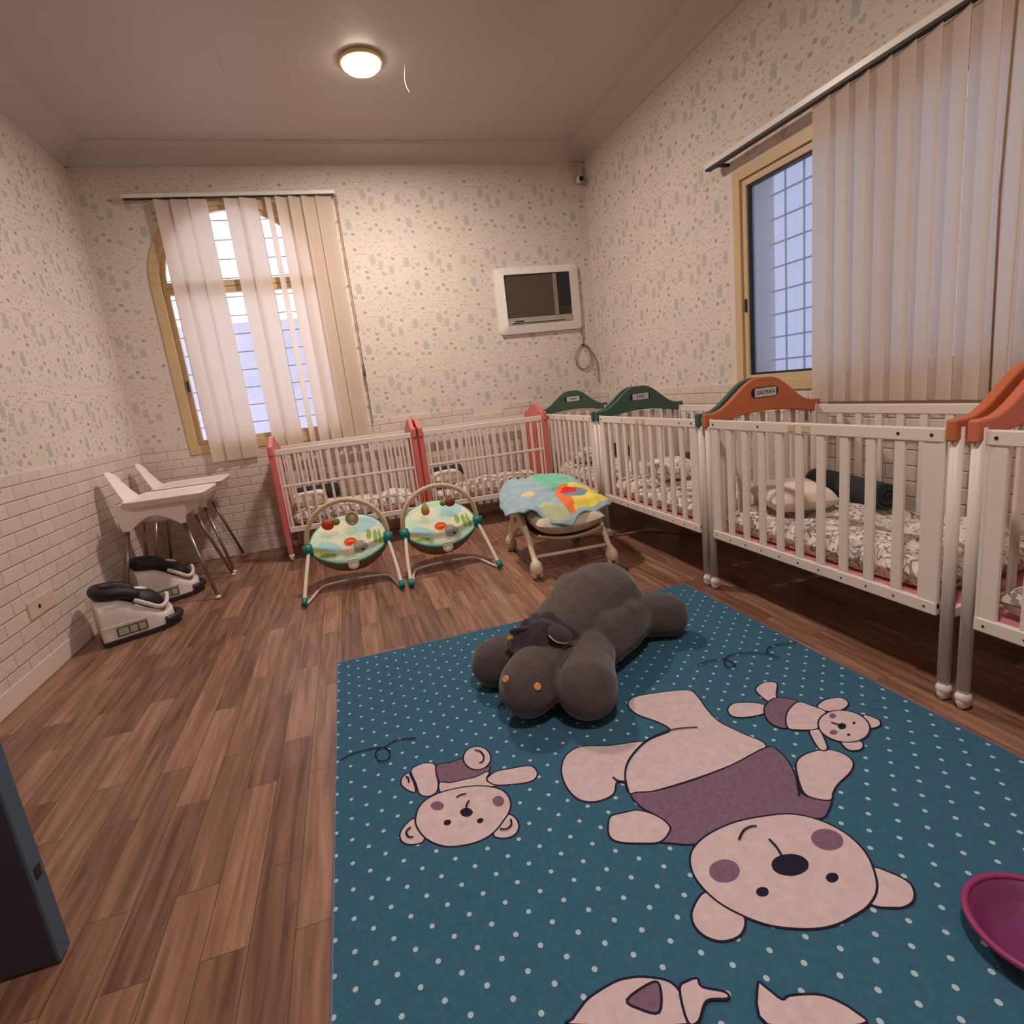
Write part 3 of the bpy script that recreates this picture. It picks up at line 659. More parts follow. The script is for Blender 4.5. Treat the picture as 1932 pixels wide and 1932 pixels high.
# ================================================================ BABY FLOOR SEATS (white shell, black padding)
SHELL = mat('shell white', (226, 214, 210), .35); PAD = mat('black padding', (26, 22, 26), .55, bump=.15, scale=40); BASEP = mat('base dark plastic', (38, 34, 48), .4)
LABG = mat('label olive border', (70, 78, 52), .5); LABP = mat('label picture', (176, 170, 150), .5)
def floor_seat(loc, rz, label):
    t = thing('baby_floor_seat', label, 'baby seat', loc, rz, 'white and black baby seats on the floor')
    # shell: loft of cross sections along +x (nose forward), plan width follows a boat outline
    n = 22; secs = []
    def hw(x): return .135 * (1 - max(0, (x - .02) / .20) ** 2.6 * .55) if x > .02 else .135
    def ht(x):
        u = (x + .19) / .38
        return .235 - .01 * u - .135 * max(0, (u - .28) / .57) ** 1.1 if u < .85 else .09 + (u - .85) * .14
    L_ = [-.19 + .38 * i / n for i in range(n + 1)]; mb = MB(); ring = 20
    for i, x in enumerate(L_):
        h = max(ht(x), .07); w_ = hw(x)
        for j in range(ring + 1):
            a = PI * j / ring; c = math.cos(a); s = math.sin(a)
            y = w_ * (abs(c) ** .28) * (1 if c > 0 else -1) * (1 - .08 * (s ** 2)); z = .028 + (h - .028) * (s ** .35)
            mb.v.append((x, y, z))
    for i in range(n):
        for j in range(ring):
            a = i * (ring + 1) + j; mb.f.append((a, a + 1, a + ring + 2, a + ring + 1)); mb.m.append(0); mb.sm.append(True)
    k = ring + 1
    mb.f.append(tuple(range(k))); mb.m.append(0); mb.sm.append(False); mb.f.append(tuple(n * k + q for q in reversed(range(k)))); mb.m.append(0); mb.sm.append(False)
    obj('shell', mb, SHELL, t)
    obj('base_plate', MB().prism([(x, -hw(x) - .004) for x in L_] + [(.225, -.05), (.235, 0), (.225, .05)] + [(x, hw(x) + .004) for x in reversed(L_)], .0, .03, 2), BASEP, t, bevel=.006)
    obj('bumper', MB().tube(smooth_path([(.13, -.118, .045), (.19, -.09, .045), (.228, -.035, .045), (.232, .0, .045), (.228, .035, .045), (.19, .09, .045), (.13, .118, .045)], 4), .020, 10), BASEP, t)
    # padded rim around the back and sides, seat hollow, front loop
    pd = MB(); pts = smooth_path([(.03, -.10, .215), (-.04, -.108, .25), (-.11, -.105, .262), (-.155, -.07, .268), (-.17, 0, .27), (-.155, .07, .268), (-.11, .105, .262), (-.04, .108, .25), (.03, .10, .215)], 5)
    pd.tube(pts, [.018] + [.029] * (len(pts) - 2) + [.018], 14)
    pd.ell((-.07, 0, .235), (.11, .10, .032), 20, 10)
    obj('back_pad', pd, PAD, t)
    sp = MB().ell((.06, 0, .168), (.115, .102, .062), 24, 12, rot=Matrix.Rotation(.5, 3, 'Y')); obj('seat_liner', sp, PAD, t)
    lp = MB().tube(smooth_path([(.00, -.122, .205), (.06, -.120, .165), (.12, -.105, .128), (.165, -.07, .135), (.185, 0, .165), (.165, .07, .135), (.12, .105, .128), (.06, .120, .165), (.00, .122, .205)], 5), .012, 10)
    obj('front_rim', lp, SHELL, t)
    obj('buckle', MB().ell((.055, -.01, .232), (.04, .02, .012), 12, 8, rot=Matrix.Rotation(.3, 3, 'Y')), PLASTIC, t)
    obj('crease_line', MB().box(-.188, -.1385, .098, .05, -.1355, .103), mat('shell ridge', (240, 230, 224), .35), t)
    lb = obj('picture_label', MB().box(-.12, -.1395, .04, .035, -.1362, .088), LABG, t)
    for a, b in ((-.112, -.062), (-.054, -.017), (-.009, .027)): obj('picture', MB().box(a, -.1402, .046, b, -.1390, .082), LABP, lb)
    t.scale = (1, 1, 1.14)
    return t
floor_seat((-1.42, 3.79, 0), .46, 'white and black baby floor seat in front of the high chairs')
floor_seat((-1.42, 4.44, 0), .52, 'white and black baby floor seat under the nearer high chair')

# ================================================================ BOUNCERS
CRM = mat('cream plush tube', (206, 186, 152), .85, bump=.3, scale=60); WT = mat('cream metal tube', (226, 210, 194), .3)
BP = [mat('bouncer mint', (196, 222, 196), .85), mat('bouncer pale blue', (168, 208, 212), .85), mat('bouncer leaf green', (138, 176, 84), .85), mat('bouncer cream', (226, 218, 190), .85), mat('bouncer orange', (238, 112, 50), .85), mat('bouncer grey', (150, 144, 142), .85), mat('bouncer yellow', (216, 206, 110), .85), mat('bouncer black', (30, 28, 30), .85), mat('bouncer pink beige', (226, 196, 178), .85)]
UND = mat('bouncer underside', (146, 116, 88), .8, var=.2, scale=9)
def bouncer(loc, rz, label, toys):
    t = thing('baby_bouncer', label, 'bouncer', loc, rz, 'patterned baby bouncers in front of the pink cribs')
    # front legs with caps and hubs
    for s in (-1, 1):
        lg = obj('leg', MB().tube(smooth_path([(.305 * s, -.29, .03), (.29 * s, -.16, .14), (.262 * s, -.01, .285)], 4), .0125, 12), WT, t)
        obj('foot_cap', MB().cyl((.307 * s, -.305, .018), (.303 * s, -.272, .052), .019, .018, 14), TEAL, lg)
        obj('hub', MB().cyl((.235 * s, .0, .30), (.295 * s, -.004, .296), .036, .034, 18).cyl((.262 * s, -.01, .27), (.266 * s, -.02, .255), .02, .018, 12), TEAL, lg)
    obj('base_frame', MB().tube(smooth_path([(.305 * -1, -.285, .012), (-.275, -.17, .012), (-.245, -.03, .014), (-.19, .06, .016), (0, .085, .018), (.19, .06, .016), (.245, -.03, .014), (.275, -.17, .012), (.305, -.285, .012)], 5), .0085, 10), WT, t)
    # reclined padded seat: ellipse in a tilted plane, dished
    ang = .60; ca, sa = math.cos(ang), math.sin(ang)
    def P(a, b, lift=0):     # a across -1..1, b along -1..1
        x = .262 * a; l = (.30 if b > 0 else .125) * b; dish = -.05 * (1 - a * a) * (1 - .3 * b)
        return (x, .03 + l * ca - (dish + lift) * sa, .295 + l * sa + (dish + lift) * ca)
    pat = [(-.06, -.32, .17, .38, 3), (.26, -.25, .20, .36, 5), (.52, .22, .07, .16, 2), (.68, .02, .06, .28, 2), (.80, -.05, .05, .34, 2), (-.78, -.35, .17, .2, 6), (-.60, -.52, .25, .14, 2), (-.55, -.05, .30, .22, 1), (-.30, .14, .28, .09, 3), (-.35, .6, .4, .22, 3), (.45, .55, .3, .25, 1), (.6, .2, .3, .35, 3)]
    def mf(u, v):
        r = u; th = 2 * PI * v; a, b = r * math.cos(th), r * math.sin(th)
        if (a - .32) ** 2 + ((b + .42) * .6) ** 2 < .002: return 7
        for (cx, cy, rx, ry, m_) in pat:
            if ((a - cx) / rx) ** 2 + ((b - cy) / ry) ** 2 < 1: return m_
        return 0
    pm = MB()
    def fn(u, v):
        th = 2 * PI * v; a, b = u * math.cos(th), u * math.sin(th)
        return P(a, b, .018 * math.sqrt(max(0, 1 - u ** 6)) + .003 * noise(a * 6, b * 6))
    pm.grid(fn, 46, 120, matfn=mf); obj('seat_pad', pm, BP, t, fix=False)
    un = MB()
    def fu(u, v):
        th = 2 * PI * v; a, b = u * math.cos(th), u * math.sin(th); return P(a, b, -(.12 + .07 * (b < .3)) * (max(0, 1 - u ** 2) ** .5) - .002)
    un.grid(fu, 14, 48); obj('sling', un, UND, t)
    rim = [P(math.cos(q), math.sin(q), -.004) for q in [2 * PI * i / 48 for i in range(48)]]
    obj('piping', MB().tube(rim, .0085, 8, closed=True), TEAL, t)
    px = P(.05, -.93, .02)
    obj('crotch_buckle', MB().box(px[0] - .035, px[1] - .03, px[2] - .045, px[0] + .035, px[1] - .012, px[2] + .01).ell((px[0], px[1] - .03, px[2] - .045), (.03, .008, .018), 12, 8), PLASTIC, t, bevel=.006)
    ar = [( .268 * math.cos(q), .012 + .03 * math.sin(q), .305 + .285 * math.sin(q) ** .85) for q in [PI * i / 28 for i in range(29)]]
    arch_o = obj('toy_bar', MB().tube(ar, .017, 12), CRM, t)
    STR = DARK
    for k, (a, kind) in enumerate(toys):
        x = .268 * a; z = .305 + .285 * math.sin(math.acos(a)) ** .85
        obj('toy_string', MB().cyl((x, .035, z - .01), (x, .03, z - .085), .0025, None, 6), STR, arch_o)
        c = (x, .02, z - .125)
        if kind == 'turtle':
            obj('hanging_toy', MB().ell(c, (.042, .026, .038), 18, 12), mat('toy red orange', (196, 78, 34), .6), arch_o)
            obj('hanging_toy', MB().ell((c[0] + .055, .018, c[2] + .012), (.026, .02, .026), 14, 10), mat('toy olive', (136, 140, 62), .6), arch_o)
        elif kind == 'mirror':
            obj('hanging_toy', MB().tube([(c[0] + .036 * math.cos(q), .015, c[2] + .042 * math.sin(q)) for q in [2 * PI * i / 20 for i in range(20)]], .008, 8, closed=True), mat('toy ring tan', (190, 158, 120), .6), arch_o)
            obj('mirror_face', MB().lathe((c[0], .016, c[2]), [(0, 0), (.032, 0), (.032, .004), (0, .004)], 20, axis=1), mat('toy mirror', (206, 200, 176), .2), arch_o)
        elif kind == 'drop':
            obj('hanging_toy', MB().lathe((c[0], .018, c[2] - .005), [(0, .05), (.014, .035), (.028, 0), (.03, -.022), (.02, -.042), (0, -.048)], 18), mat('toy ochre', (186, 160, 84), .6), arch_o)
        elif kind == 'ladybird':
            obj('hanging_toy', MB().ell((c[0] + .028, .018, c[2] + .002), (.038, .026, .032), 18, 12), mat('toy maroon', (128, 52, 36), .6), arch_o)
            obj('hanging_toy', MB().ell((c[0] - .022, .018, c[2] + .004), (.024, .02, .022), 14, 10), MATS['toy olive'], arch_o)
    # printed sun face standing proud of the pad
    c = P(.03, .10, .012); sm_ = MB()
    for k in range(12):
        q = 2 * PI * k / 12; sm_.ell((c[0] + .036 * math.cos(q), c[1] + .026 * math.sin(q) * ca, c[2] + .036 * math.sin(q) * sa + .004), (.013, .011, .010), 8, 6)
    sm_.ell(c, (.03, .025, .022), 14, 10); obj('sun_applique', sm_, BP[4], t)
    return t
bouncer((-.115, 3.885, 0), -.05, 'mint patterned baby bouncer with a red-orange toy, left of the pair', [(-.42, 'turtle'), (.18, 'mirror')])
bouncer((.525, 3.875, 0), .05, 'mint patterned baby bouncer with an ochre drop toy, right of the pair', [(-.35, 'drop'), (.22, 'ladybird')])

# ================================================================ WHEELED ROCKER WITH A BLANKET
RK = mat('rocker ivory plastic', (228, 206, 180), .4); RKC = mat('rocker quilted seat', (212, 198, 176), .85, bump=.5, scale=24, var=.08)
def rocker(loc, rz):
    t = thing('wheeled_baby_rocker', 'ivory wheeled baby rocker covered by a colourful blanket', 'baby rocker', loc, rz)
    for s in (-1, 1):
        x = .255 * s
        f = MB(); a, b = sorted((x - .016, x + .016))
        f.prism([(-.36, .10), (-.33, .085), (-.30, .12), (-.20, .235), (-.08, .265), (.02, .255), (.16, .18), (.30, .085), (.36, .09), (.37, .13), (.28, .24), (.16, .36), (.06, .40), (-.04, .39), (-.12, .35), (-.24, .24)], a, b, 0)
        sf = obj('side_frame', f, RK, t, bevel=.008)
        obj('frame_knob', MB().cyl((x + .015 * s, .03, .31), (x + .028 * s, .03, .31), .022, .018, 14), mat('knob tan', (176, 146, 118), .4), sf)
        for y in (-.36, .36):
            w_ = MB()
            for d in (-.021, .021): w_.lathe((x + d, y, .036), [(0, .014), (.026, .014), (.034, .008), (.036, 0), (.034, -.008), (.026, -.014), (0, -.014)], 18, axis=0)
            wo = obj('wheel', w_, mat('wheel ivory', (218, 196, 172), .45), t)
            obj('wheel_cover', MB().ell((x, y, .068), (.041, .052, .058), 18, 12, z0=-.5), RK, wo)
            obj('caster_stem', MB().cyl((x, y, .08), (x, y * .94, .13), .018, .02, 12), RK, wo)
    obj('cross_bar', MB().cyl((-.25, -.30, .125), (.25, -.30, .125), .012, None, 12), RK, t)
    obj('cross_bar', MB().cyl((-.25, .30, .125), (.25, .30, .125), .012, None, 12), RK, t)
    # seat tray and cushion: front edge low, back rising
    st = MB()
    def fs_(u, v):
        a, b = u * 2 - 1, v * 2 - 1; y = b * .36; base = .245 + .03 * max(0, b + .2) * 2.5 + .04 * a * a
        return (a * .215, y, base - .03 * (1 - b ** 6))
    st.grid(fs_, 16, 20); st2 = obj('seat_tray', st, mat('tray tan', (170, 144, 114), .5), t); sd = st2.modifiers.new('solid', 'SOLIDIFY'); sd.thickness = .02
    cu = MB()
    def prof(u, v): return (max(0, 1 - abs(2 * u - 1) ** 4) ** .45) * (max(0, 1 - abs(2 * v - 1) ** 6) ** .45)
    for sgn in (1, -1):
        def fc_(u, v, sgn=sgn):
            a, b = u * 2 - 1, v * 2 - 1; base = .315 + .03 * max(0, b + .2) * 2.5 + .03 * a * a; p = prof(u, v)
            return (a * .222, b * .39, base + sgn * .075 * p + .012 * p * noise(a * 4, b * 6) * (sgn > 0))
        cu.grid(fc_, 24, 30)
    obj('seat_cushion', cu, RKC, t)
    obj('headrest', MB().tube(smooth_path([(-.21, .0, .40), (-.215, .18, .44), (-.15, .345, .47), (0, .39, .48), (.15, .345, .47), (.215, .18, .44), (.21, .0, .40)], 5), .045, 12), RKC, t)
    return t
RL = (1.275, 3.60, 0); RA = -.06
rocker(RL, RA)
BL = [mat('blanket pale blue', (158, 184, 192), .95, var=.08, scale=14, bump=.3), mat('blanket mint', (120, 196, 162), .95, var=.1, scale=14, bump=.3), mat('blanket red', (214, 44, 40), .95), mat('blanket orange', (240, 122, 60), .95), mat('blanket yellow', (236, 216, 92), .95, var=.06, scale=20), mat('blanket grey blue', (120, 142, 164), .95), mat('blanket pale green', (196, 204, 160), .95, var=.06, scale=20), mat('blanket cream', (226, 206, 150), .95)]
def bz(x, y):
    ax = abs(x); top = .445 + .10 * (1 / (1 + math.exp(-(y - .02) * 9))) * (1 - .3 * min(1, ax / .3)) 
    ed = max(0, ax - .20); top -= .45 * ed + 1.6 * ed * ed
    fe = max(0, -.27 - y); top -= .7 * fe + 1.0 * fe * fe
    be = max(0, y - .36); top -= 1.6 * be
    return top - .02 * (1 - min(1, ax / .2)) * (y < 0)
def blf(u, v):
    a_, b_ = 2 * u - 1, 2 * v - 1; a2 = a_ * math.sqrt(1 - .42 * b_ * b_); b2 = b_ * math.sqrt(1 - .42 * a_ * a_)
    x = a2 * (.345 if a2 < 0 else .375); y = .04 + b2 * .43
    x += .02 * noise(v * 5, 3.1) * (abs(u - .5) > .3); y0_ = y + .022 * math.sin(u * 11.0 + .6) * (1 - v) ** 2
    z = bz(x, y0_) + .020 * noise(x * 7, y0_ * 7, 1.3) + .010 * noise(x * 17, y0_ * 15, 4.2)
    return (x * 1.02, y0_, z + .012 * math.sin(u * 22 + v * 3) * (1 - v) ** 2)
def blm(u, v):
    def el(cx, cy, rx, ry, r=0.0):
        a, b = u - cx, v - cy; c, s = math.cos(r), math.sin(r); return ((a * c + b * s) / rx) ** 2 + ((-a * s + b * c) / ry) ** 2 < 1
    if v < .035: return 0
    if el(.63, .36, .07, .075, -.3): return 2
    if el(.67, .31, .115, .12): return 5
    if u > .49 and v > .04 and el(.68, .24, .21, .27): return 4 if u > .58 + .2 * (v - .1) else 3
    if v > .05 and el(.90, .30, .16, .25): return 4
    if el(.58, .72, .15, .34) and v > .42: return 1
    if el(.25, .42, .06, .06): return 7
    if el(.36, .08, .14, .10): return 6
    return 0
bo = MB().grid(blf, 84, 92, matfn=blm); bo_ = obj('blanket', bo, BL, fix=False); bo_.location = RL; bo_.rotation_euler = (0, 0, RA)
sd = bo_.modifiers.new('thick', 'SOLIDIFY'); sd.thickness = .010; sd.offset = 1
tag(bo_, 'pale blue blanket with red, orange, yellow and mint print over the wheeled rocker', 'blanket')

# ================================================================ RUG
RZ = .012
RB = mat('rug teal blue', (60, 100, 124), .95, var=.10, scale=60, bump=.35, spec=.1); RC = mat('rug cream print', (208, 184, 186), .95, var=.08, scale=40, bump=.3, spec=.1)
RBR = mat('rug mauve brown print', (124, 98, 116), .95, var=.14, scale=70, bump=.3, spec=.1); RDK = mat('rug dark print', (40, 36, 56), .95, spec=.1); RDOT = mat('rug dot', (176, 196, 206), .95, spec=.1); RED = mat('rug binding', (110, 120, 150), .9)
rg = MB().box(-.226, -.45, 0.0005, 1.676, 2.658, RZ, 0)
row = 0; x = -.178 - .0437
while x < 1.66:
    yy = 2.287 + .0865 * 4 + (0 if row % 2 == 0 else -.0435) - .0015 * row
    while yy > -.3:
        if yy < 2.64:
            k = len(rg.v); jx, jy = .0015 * noise(x * 40, yy * 40), .0015 * noise(yy * 50, x * 30)
            rg.add([(x + jx + .0062 * math.cos(q), yy + jy + .0066 * math.sin(q), RZ + .0003) for q in [2 * PI * i / 8 for i in range(8)]], [tuple(range(8))], 4)
        yy -= .0865
    x += .0437; row += 1
RUG_PRINT = [
 ('cream', [(0.014,1.694),(0.04,1.712),(0.068,1.712),(0.094,1.691),(0.091,1.632),(0.089,1.59),(0.077,1.555),(0.049,1.548),(0.026,1.571),(0.022,1.621)]),
 ('cream', [(0.006,1.686),(-0.015,1.674),(-0.023,1.642),(-0.009,1.607),(0.015,1.583),(0.017,1.623),(0.011,1.662)]),
 ('brown', [(0.097,1.682),(0.144,1.679),(0.187,1.678),(0.195,1.628),(0.218,1.603),(0.26,1.602),(0.25,1.58),(0.206,1.572),(0.166,1.576),(0.126,1.58),(0.094,1.595)]),
 ('cream', [(0.094,1.595),(0.126,1.58),(0.166,1.576),(0.206,1.572),(0.25,1.58),(0.246,1.546),(0.257,1.503),(0.196,1.526),(0.132,1.543),(0.089,1.549)]),
 ('cream', [(0.238,1.55),(0.275,1.569),(0.321,1.562),(0.379,1.55),(0.393,1.521),(0.388,1.495),(0.364,1.478),(0.32,1.484),(0.262,1.504),(0.241,1.527)]),
 ('cream', [(0.274,1.641),(0.267,1.623),(0.255,1.609),(0.241,1.602),(0.226,1.601),(0.211,1.608),(0.199,1.621),(0.191,1.639),(0.187,1.66),(0.189,1.682),(0.196,1.701),(0.207,1.716),(0.222,1.725),(0.238,1.725),(0.253,1.718),(0.266,1.704),(0.274,1.684),(0.277,1.663)]),
 ('cream', [(0.001,1.47),(-0.025,1.461),(-0.046,1.433),(-0.047,1.404),(-0.033,1.383),(-0.011,1.373),(0.012,1.374),(0.021,1.409)]),
 ('cream', [(0.256,1.374),(0.274,1.349),(0.272,1.316),(0.253,1.294),(0.225,1.293),(0.198,1.313),(0.215,1.346)]),
 ('cream', [(0.002,1.469),(0.014,1.506),(0.039,1.533),(0.08,1.547),(0.133,1.546),(0.197,1.531),(0.248,1.5),(0.274,1.465),(0.278,1.419),(0.263,1.383),(0.244,1.362),(0.211,1.332),(0.175,1.315),(0.134,1.312),(0.082,1.324),(0.047,1.347),(0.021,1.38),(0.006,1.416),(-0.0,1.447)]),
 ('brown', [(0.089,1.486),(0.087,1.48),(0.083,1.476),(0.077,1.474),(0.071,1.475),(0.064,1.478),(0.058,1.483),(0.054,1.489),(0.052,1.496),(0.051,1.503),(0.053,1.509),(0.058,1.513),(0.063,1.515),(0.07,1.515),(0.077,1.512),(0.083,1.506),(0.087,1.5),(0.089,1.493)]),
 ('brown', [(0.261,1.429),(0.258,1.423),(0.254,1.418),(0.248,1.415),(0.242,1.415),(0.236,1.417),(0.232,1.422),(0.229,1.429),(0.228,1.436),(0.229,1.444),(0.231,1.451),(0.236,1.456),(0.242,1.459),(0.248,1.459),(0.254,1.457),(0.258,1.452),(0.261,1.445),(0.262,1.437)]),
 ('dark', [(0.164,1.424),(0.162,1.419),(0.157,1.415),(0.152,1.413),(0.146,1.413),(0.14,1.416),(0.134,1.421),(0.131,1.427),(0.129,1.433),(0.129,1.44),(0.131,1.445),(0.135,1.449),(0.141,1.451),(0.147,1.451),(0.153,1.448),(0.159,1.443),(0.162,1.437),(0.164,1.43)]),
 ('dark', [(0.098,1.415),(0.097,1.411),(0.095,1.408),(0.093,1.406),(0.089,1.404),(0.086,1.404),(0.082,1.406),(0.079,1.408),(0.077,1.412),(0.076,1.415),(0.077,1.419),(0.079,1.423),(0.081,1.425),(0.085,1.426),(0.088,1.426),(0.092,1.425),(0.095,1.423),(0.097,1.419)]),
 ('dark', [(0.186,1.385),(0.185,1.381),(0.184,1.378),(0.182,1.376),(0.179,1.374),(0.175,1.374),(0.172,1.374),(0.17,1.376),(0.168,1.379),(0.167,1.382),(0.167,1.386),(0.169,1.389),(0.171,1.391),(0.174,1.393),(0.177,1.393),(0.181,1.392),(0.183,1.391),(0.185,1.388)]),
 ('line', [(0.165,1.473),(0.155,1.462),(0.148,1.44)]),
 ('line', [(0.131,1.502),(0.143,1.507),(0.162,1.506)]),
 ('line', [(0.234,1.703),(0.25,1.685),(0.254,1.655),(0.244,1.632),(0.232,1.63)]),
 ('line', [(-0.005,1.669),(0.002,1.655),(0.002,1.634)]),
 ('line', [(-0.015,1.439),(-0.029,1.426),(-0.025,1.405),(-0.012,1.399)]),
 ('line', [(0.258,1.35),(0.254,1.33),(0.237,1.32),(0.22,1.328)]),
 ('line', [(0.254,1.568),(0.237,1.547)]),
 ('line', [(-0.213,1.855),(-0.158,1.875),(-0.095,1.87),(-0.061,1.863),(-0.02,1.882),(0.015,1.877),(0.052,1.863)]),
 ('line', [(-0.066,1.863),(-0.086,1.853),(-0.093,1.823),(-0.083,1.791),(-0.062,1.781),(-0.046,1.797),(-0.046,1.834),(-0.061,1.861)]),
 ('cream', [(0.766,1.499),(0.659,1.529),(0.568,1.566),(0.506,1.546),(0.465,1.486),(0.451,1.408),(0.464,1.345),(0.506,1.316),(0.564,1.322),(0.597,1.364),(0.621,1.347),(0.644,1.366),(0.687,1.447)]),
 ('cream', [(0.817,1.708),(0.86,1.75),(0.958,1.738),(1.064,1.703),(1.072,1.651),(1.052,1.563),(1.045,1.484),(1.07,1.403),(1.092,1.314),(0.944,1.287),(0.777,1.281),(0.65,1.289),(0.608,1.308),(0.629,1.373),(0.669,1.429),(0.729,1.474),(0.79,1.502),(0.872,1.514),(0.861,1.575),(0.822,1.644)]),
 ('brown', [(0.613,1.302),(0.687,1.283),(0.808,1.278),(0.944,1.287),(1.09,1.311),(1.109,1.28),(1.099,1.227),(1.071,1.169),(1.037,1.113),(1.055,1.079),(1.086,1.06),(1.049,1.032),(1.013,1.02),(0.954,1.05),(0.895,1.072),(0.798,1.087),(0.732,1.079),(0.671,1.076),(0.616,1.104),(0.592,1.123),(0.638,1.139),(0.646,1.163),(0.628,1.21),(0.611,1.248)]),
 ('cream', [(0.497,1.219),(0.519,1.248),(0.557,1.246),(0.598,1.238),(0.632,1.203),(0.646,1.163),(0.638,1.139),(0.596,1.117),(0.547,1.133),(0.497,1.16),(0.485,1.187)]),
 ('cream', [(1.117,1.218),(1.171,1.237),(1.237,1.228),(1.266,1.192),(1.26,1.152),(1.22,1.123),(1.151,1.099),(1.113,1.079),(1.086,1.06),(1.055,1.079),(1.043,1.11),(1.075,1.167)]),
 ('cream', [(0.992,0.861),(1.028,0.829),(1.039,0.796),(1.021,0.77),(0.993,0.758),(0.958,0.763),(0.919,0.795)]),
 ('cream', [(0.612,0.95),(0.561,0.923),(0.543,0.892),(0.549,0.86),(0.575,0.837),(0.615,0.833),(0.645,0.851),(0.653,0.873),(0.637,0.912)]),
 ('cream', [(0.636,1.045),(0.669,1.072),(0.726,1.091),(0.806,1.097),(0.889,1.084),(0.957,1.062),(1.004,1.019),(1.029,0.959),(1.023,0.895),(0.991,0.841),(0.956,0.807),(0.909,0.787),(0.862,0.781),(0.821,0.779),(0.776,0.786),(0.729,0.805),(0.688,0.83),(0.654,0.866),(0.625,0.914),(0.614,0.963),(0.617,1.006)]),
 ('brown', [(0.721,0.966),(0.711,0.958),(0.7,0.952),(0.687,0.95),(0.674,0.951),(0.663,0.956),(0.654,0.963),(0.65,0.973),(0.65,0.983),(0.655,0.994),(0.664,1.003),(0.676,1.009),(0.69,1.011),(0.703,1.01),(0.715,1.005),(0.723,0.997),(0.727,0.987),(0.726,0.976)]),
 ('brown', [(1.0,0.938),(0.988,0.931),(0.975,0.929),(0.961,0.93),(0.949,0.934),(0.94,0.942),(0.935,0.952),(0.934,0.963),(0.938,0.974),(0.946,0.983),(0.958,0.99),(0.972,0.993),(0.986,0.992),(0.998,0.987),(1.007,0.979),(1.012,0.969),(1.013,0.957),(1.008,0.947)]),
 ('dark', [(0.877,0.919),(0.867,0.911),(0.854,0.907),(0.838,0.906),(0.823,0.908),(0.81,0.914),(0.8,0.922),(0.794,0.932),(0.794,0.942),(0.799,0.952),(0.809,0.96),(0.822,0.965),(0.838,0.966),(0.854,0.963),(0.868,0.957),(0.878,0.949),(0.883,0.938),(0.883,0.928)]),
 ('dark', [(0.743,0.895),(0.739,0.892),(0.735,0.89),(0.729,0.889),(0.724,0.89),(0.72,0.892),(0.716,0.895),(0.715,0.898),(0.715,0.902),(0.717,0.906),(0.721,0.909),(0.726,0.912),(0.731,0.912),(0.736,0.912),(0.741,0.91),(0.744,0.907),(0.746,0.903),(0.745,0.899)]),
 ('dark', [(0.911,0.866),(0.907,0.863),(0.902,0.861),(0.896,0.86),(0.89,0.86),(0.886,0.862),(0.883,0.865),(0.882,0.869),(0.883,0.873),(0.885,0.877),(0.89,0.88),(0.895,0.882),(0.901,0.883),(0.906,0.882),(0.911,0.88),(0.914,0.877),(0.915,0.874),(0.914,0.87)]),
 ('line', [(0.838,0.963),(0.845,0.988),(0.846,1.015)]),
 ('line', [(0.777,1.042),(0.805,1.061),(0.828,1.066),(0.847,1.062)]),
 ('line', [(0.872,1.514),(0.922,1.502),(0.96,1.487)]),
 ('line', [(1.071,1.169),(1.022,1.104)]),
 ('line', [(0.594,1.385),(0.601,1.364),(0.618,1.352)]),
 ('line', [(0.608,1.313),(0.629,1.373),(0.669,1.429),(0.729,1.474),(0.79,1.502),(0.872,1.514)]),
 ('cream', [(1.284,1.598),(1.339,1.618),(1.374,1.594),(1.325,1.539),(1.288,1.495),(1.265,1.512),(1.268,1.559)]),
 ('cream', [(1.113,1.532),(1.157,1.553),(1.219,1.525),(1.239,1.494),(1.204,1.458),(1.132,1.468),(1.101,1.493)]),
 ('cream', [(1.389,1.418),(1.442,1.434),(1.493,1.42),(1.489,1.384),(1.445,1.364),(1.4,1.371),(1.383,1.396)]),
 ('cream', [(1.263,1.323),(1.294,1.315),(1.262,1.253),(1.238,1.225),(1.22,1.24)]),
 ('brown', [(1.226,1.484),(1.284,1.515),(1.328,1.505),(1.353,1.462),(1.301,1.446),(1.26,1.417),(1.215,1.362),(1.189,1.382),(1.189,1.428)]),
 ('cream', [(1.353,1.462),(1.372,1.427),(1.386,1.378),(1.343,1.344),(1.291,1.317),(1.236,1.337),(1.215,1.362),(1.253,1.412),(1.301,1.446)]),
 ('cream', [(1.474,1.313),(1.492,1.27),(1.465,1.246),(1.431,1.256)]),
 ('cream', [(1.305,1.239),(1.29,1.198),(1.323,1.184),(1.353,1.203),(1.347,1.233)]),
 ('cream', [(1.424,1.243),(1.397,1.227),(1.368,1.219),(1.339,1.219),(1.314,1.228),(1.296,1.244),(1.287,1.266),(1.287,1.292),(1.298,1.318),(1.319,1.342),(1.346,1.36),(1.378,1.37),(1.409,1.371),(1.436,1.361),(1.455,1.343),(1.463,1.319),(1.46,1.292),(1.446,1.265)]),
 ('dark', [(1.378,1.289),(1.373,1.285),(1.367,1.282),(1.361,1.281),(1.356,1.281),(1.352,1.283),(1.35,1.286),(1.35,1.29),(1.352,1.295),(1.356,1.3),(1.361,1.304),(1.367,1.307),(1.373,1.308),(1.378,1.308),(1.382,1.306),(1.384,1.303),(1.384,1.298),(1.382,1.293)]),
 ('dark', [(1.417,1.289),(1.415,1.288),(1.413,1.287),(1.41,1.286),(1.408,1.286),(1.406,1.287),(1.406,1.288),(1.405,1.29),(1.406,1.292),(1.408,1.294),(1.41,1.295),(1.412,1.296),(1.415,1.297),(1.417,1.297),(1.418,1.296),(1.419,1.295),(1.419,1.293),(1.419,1.291)]),
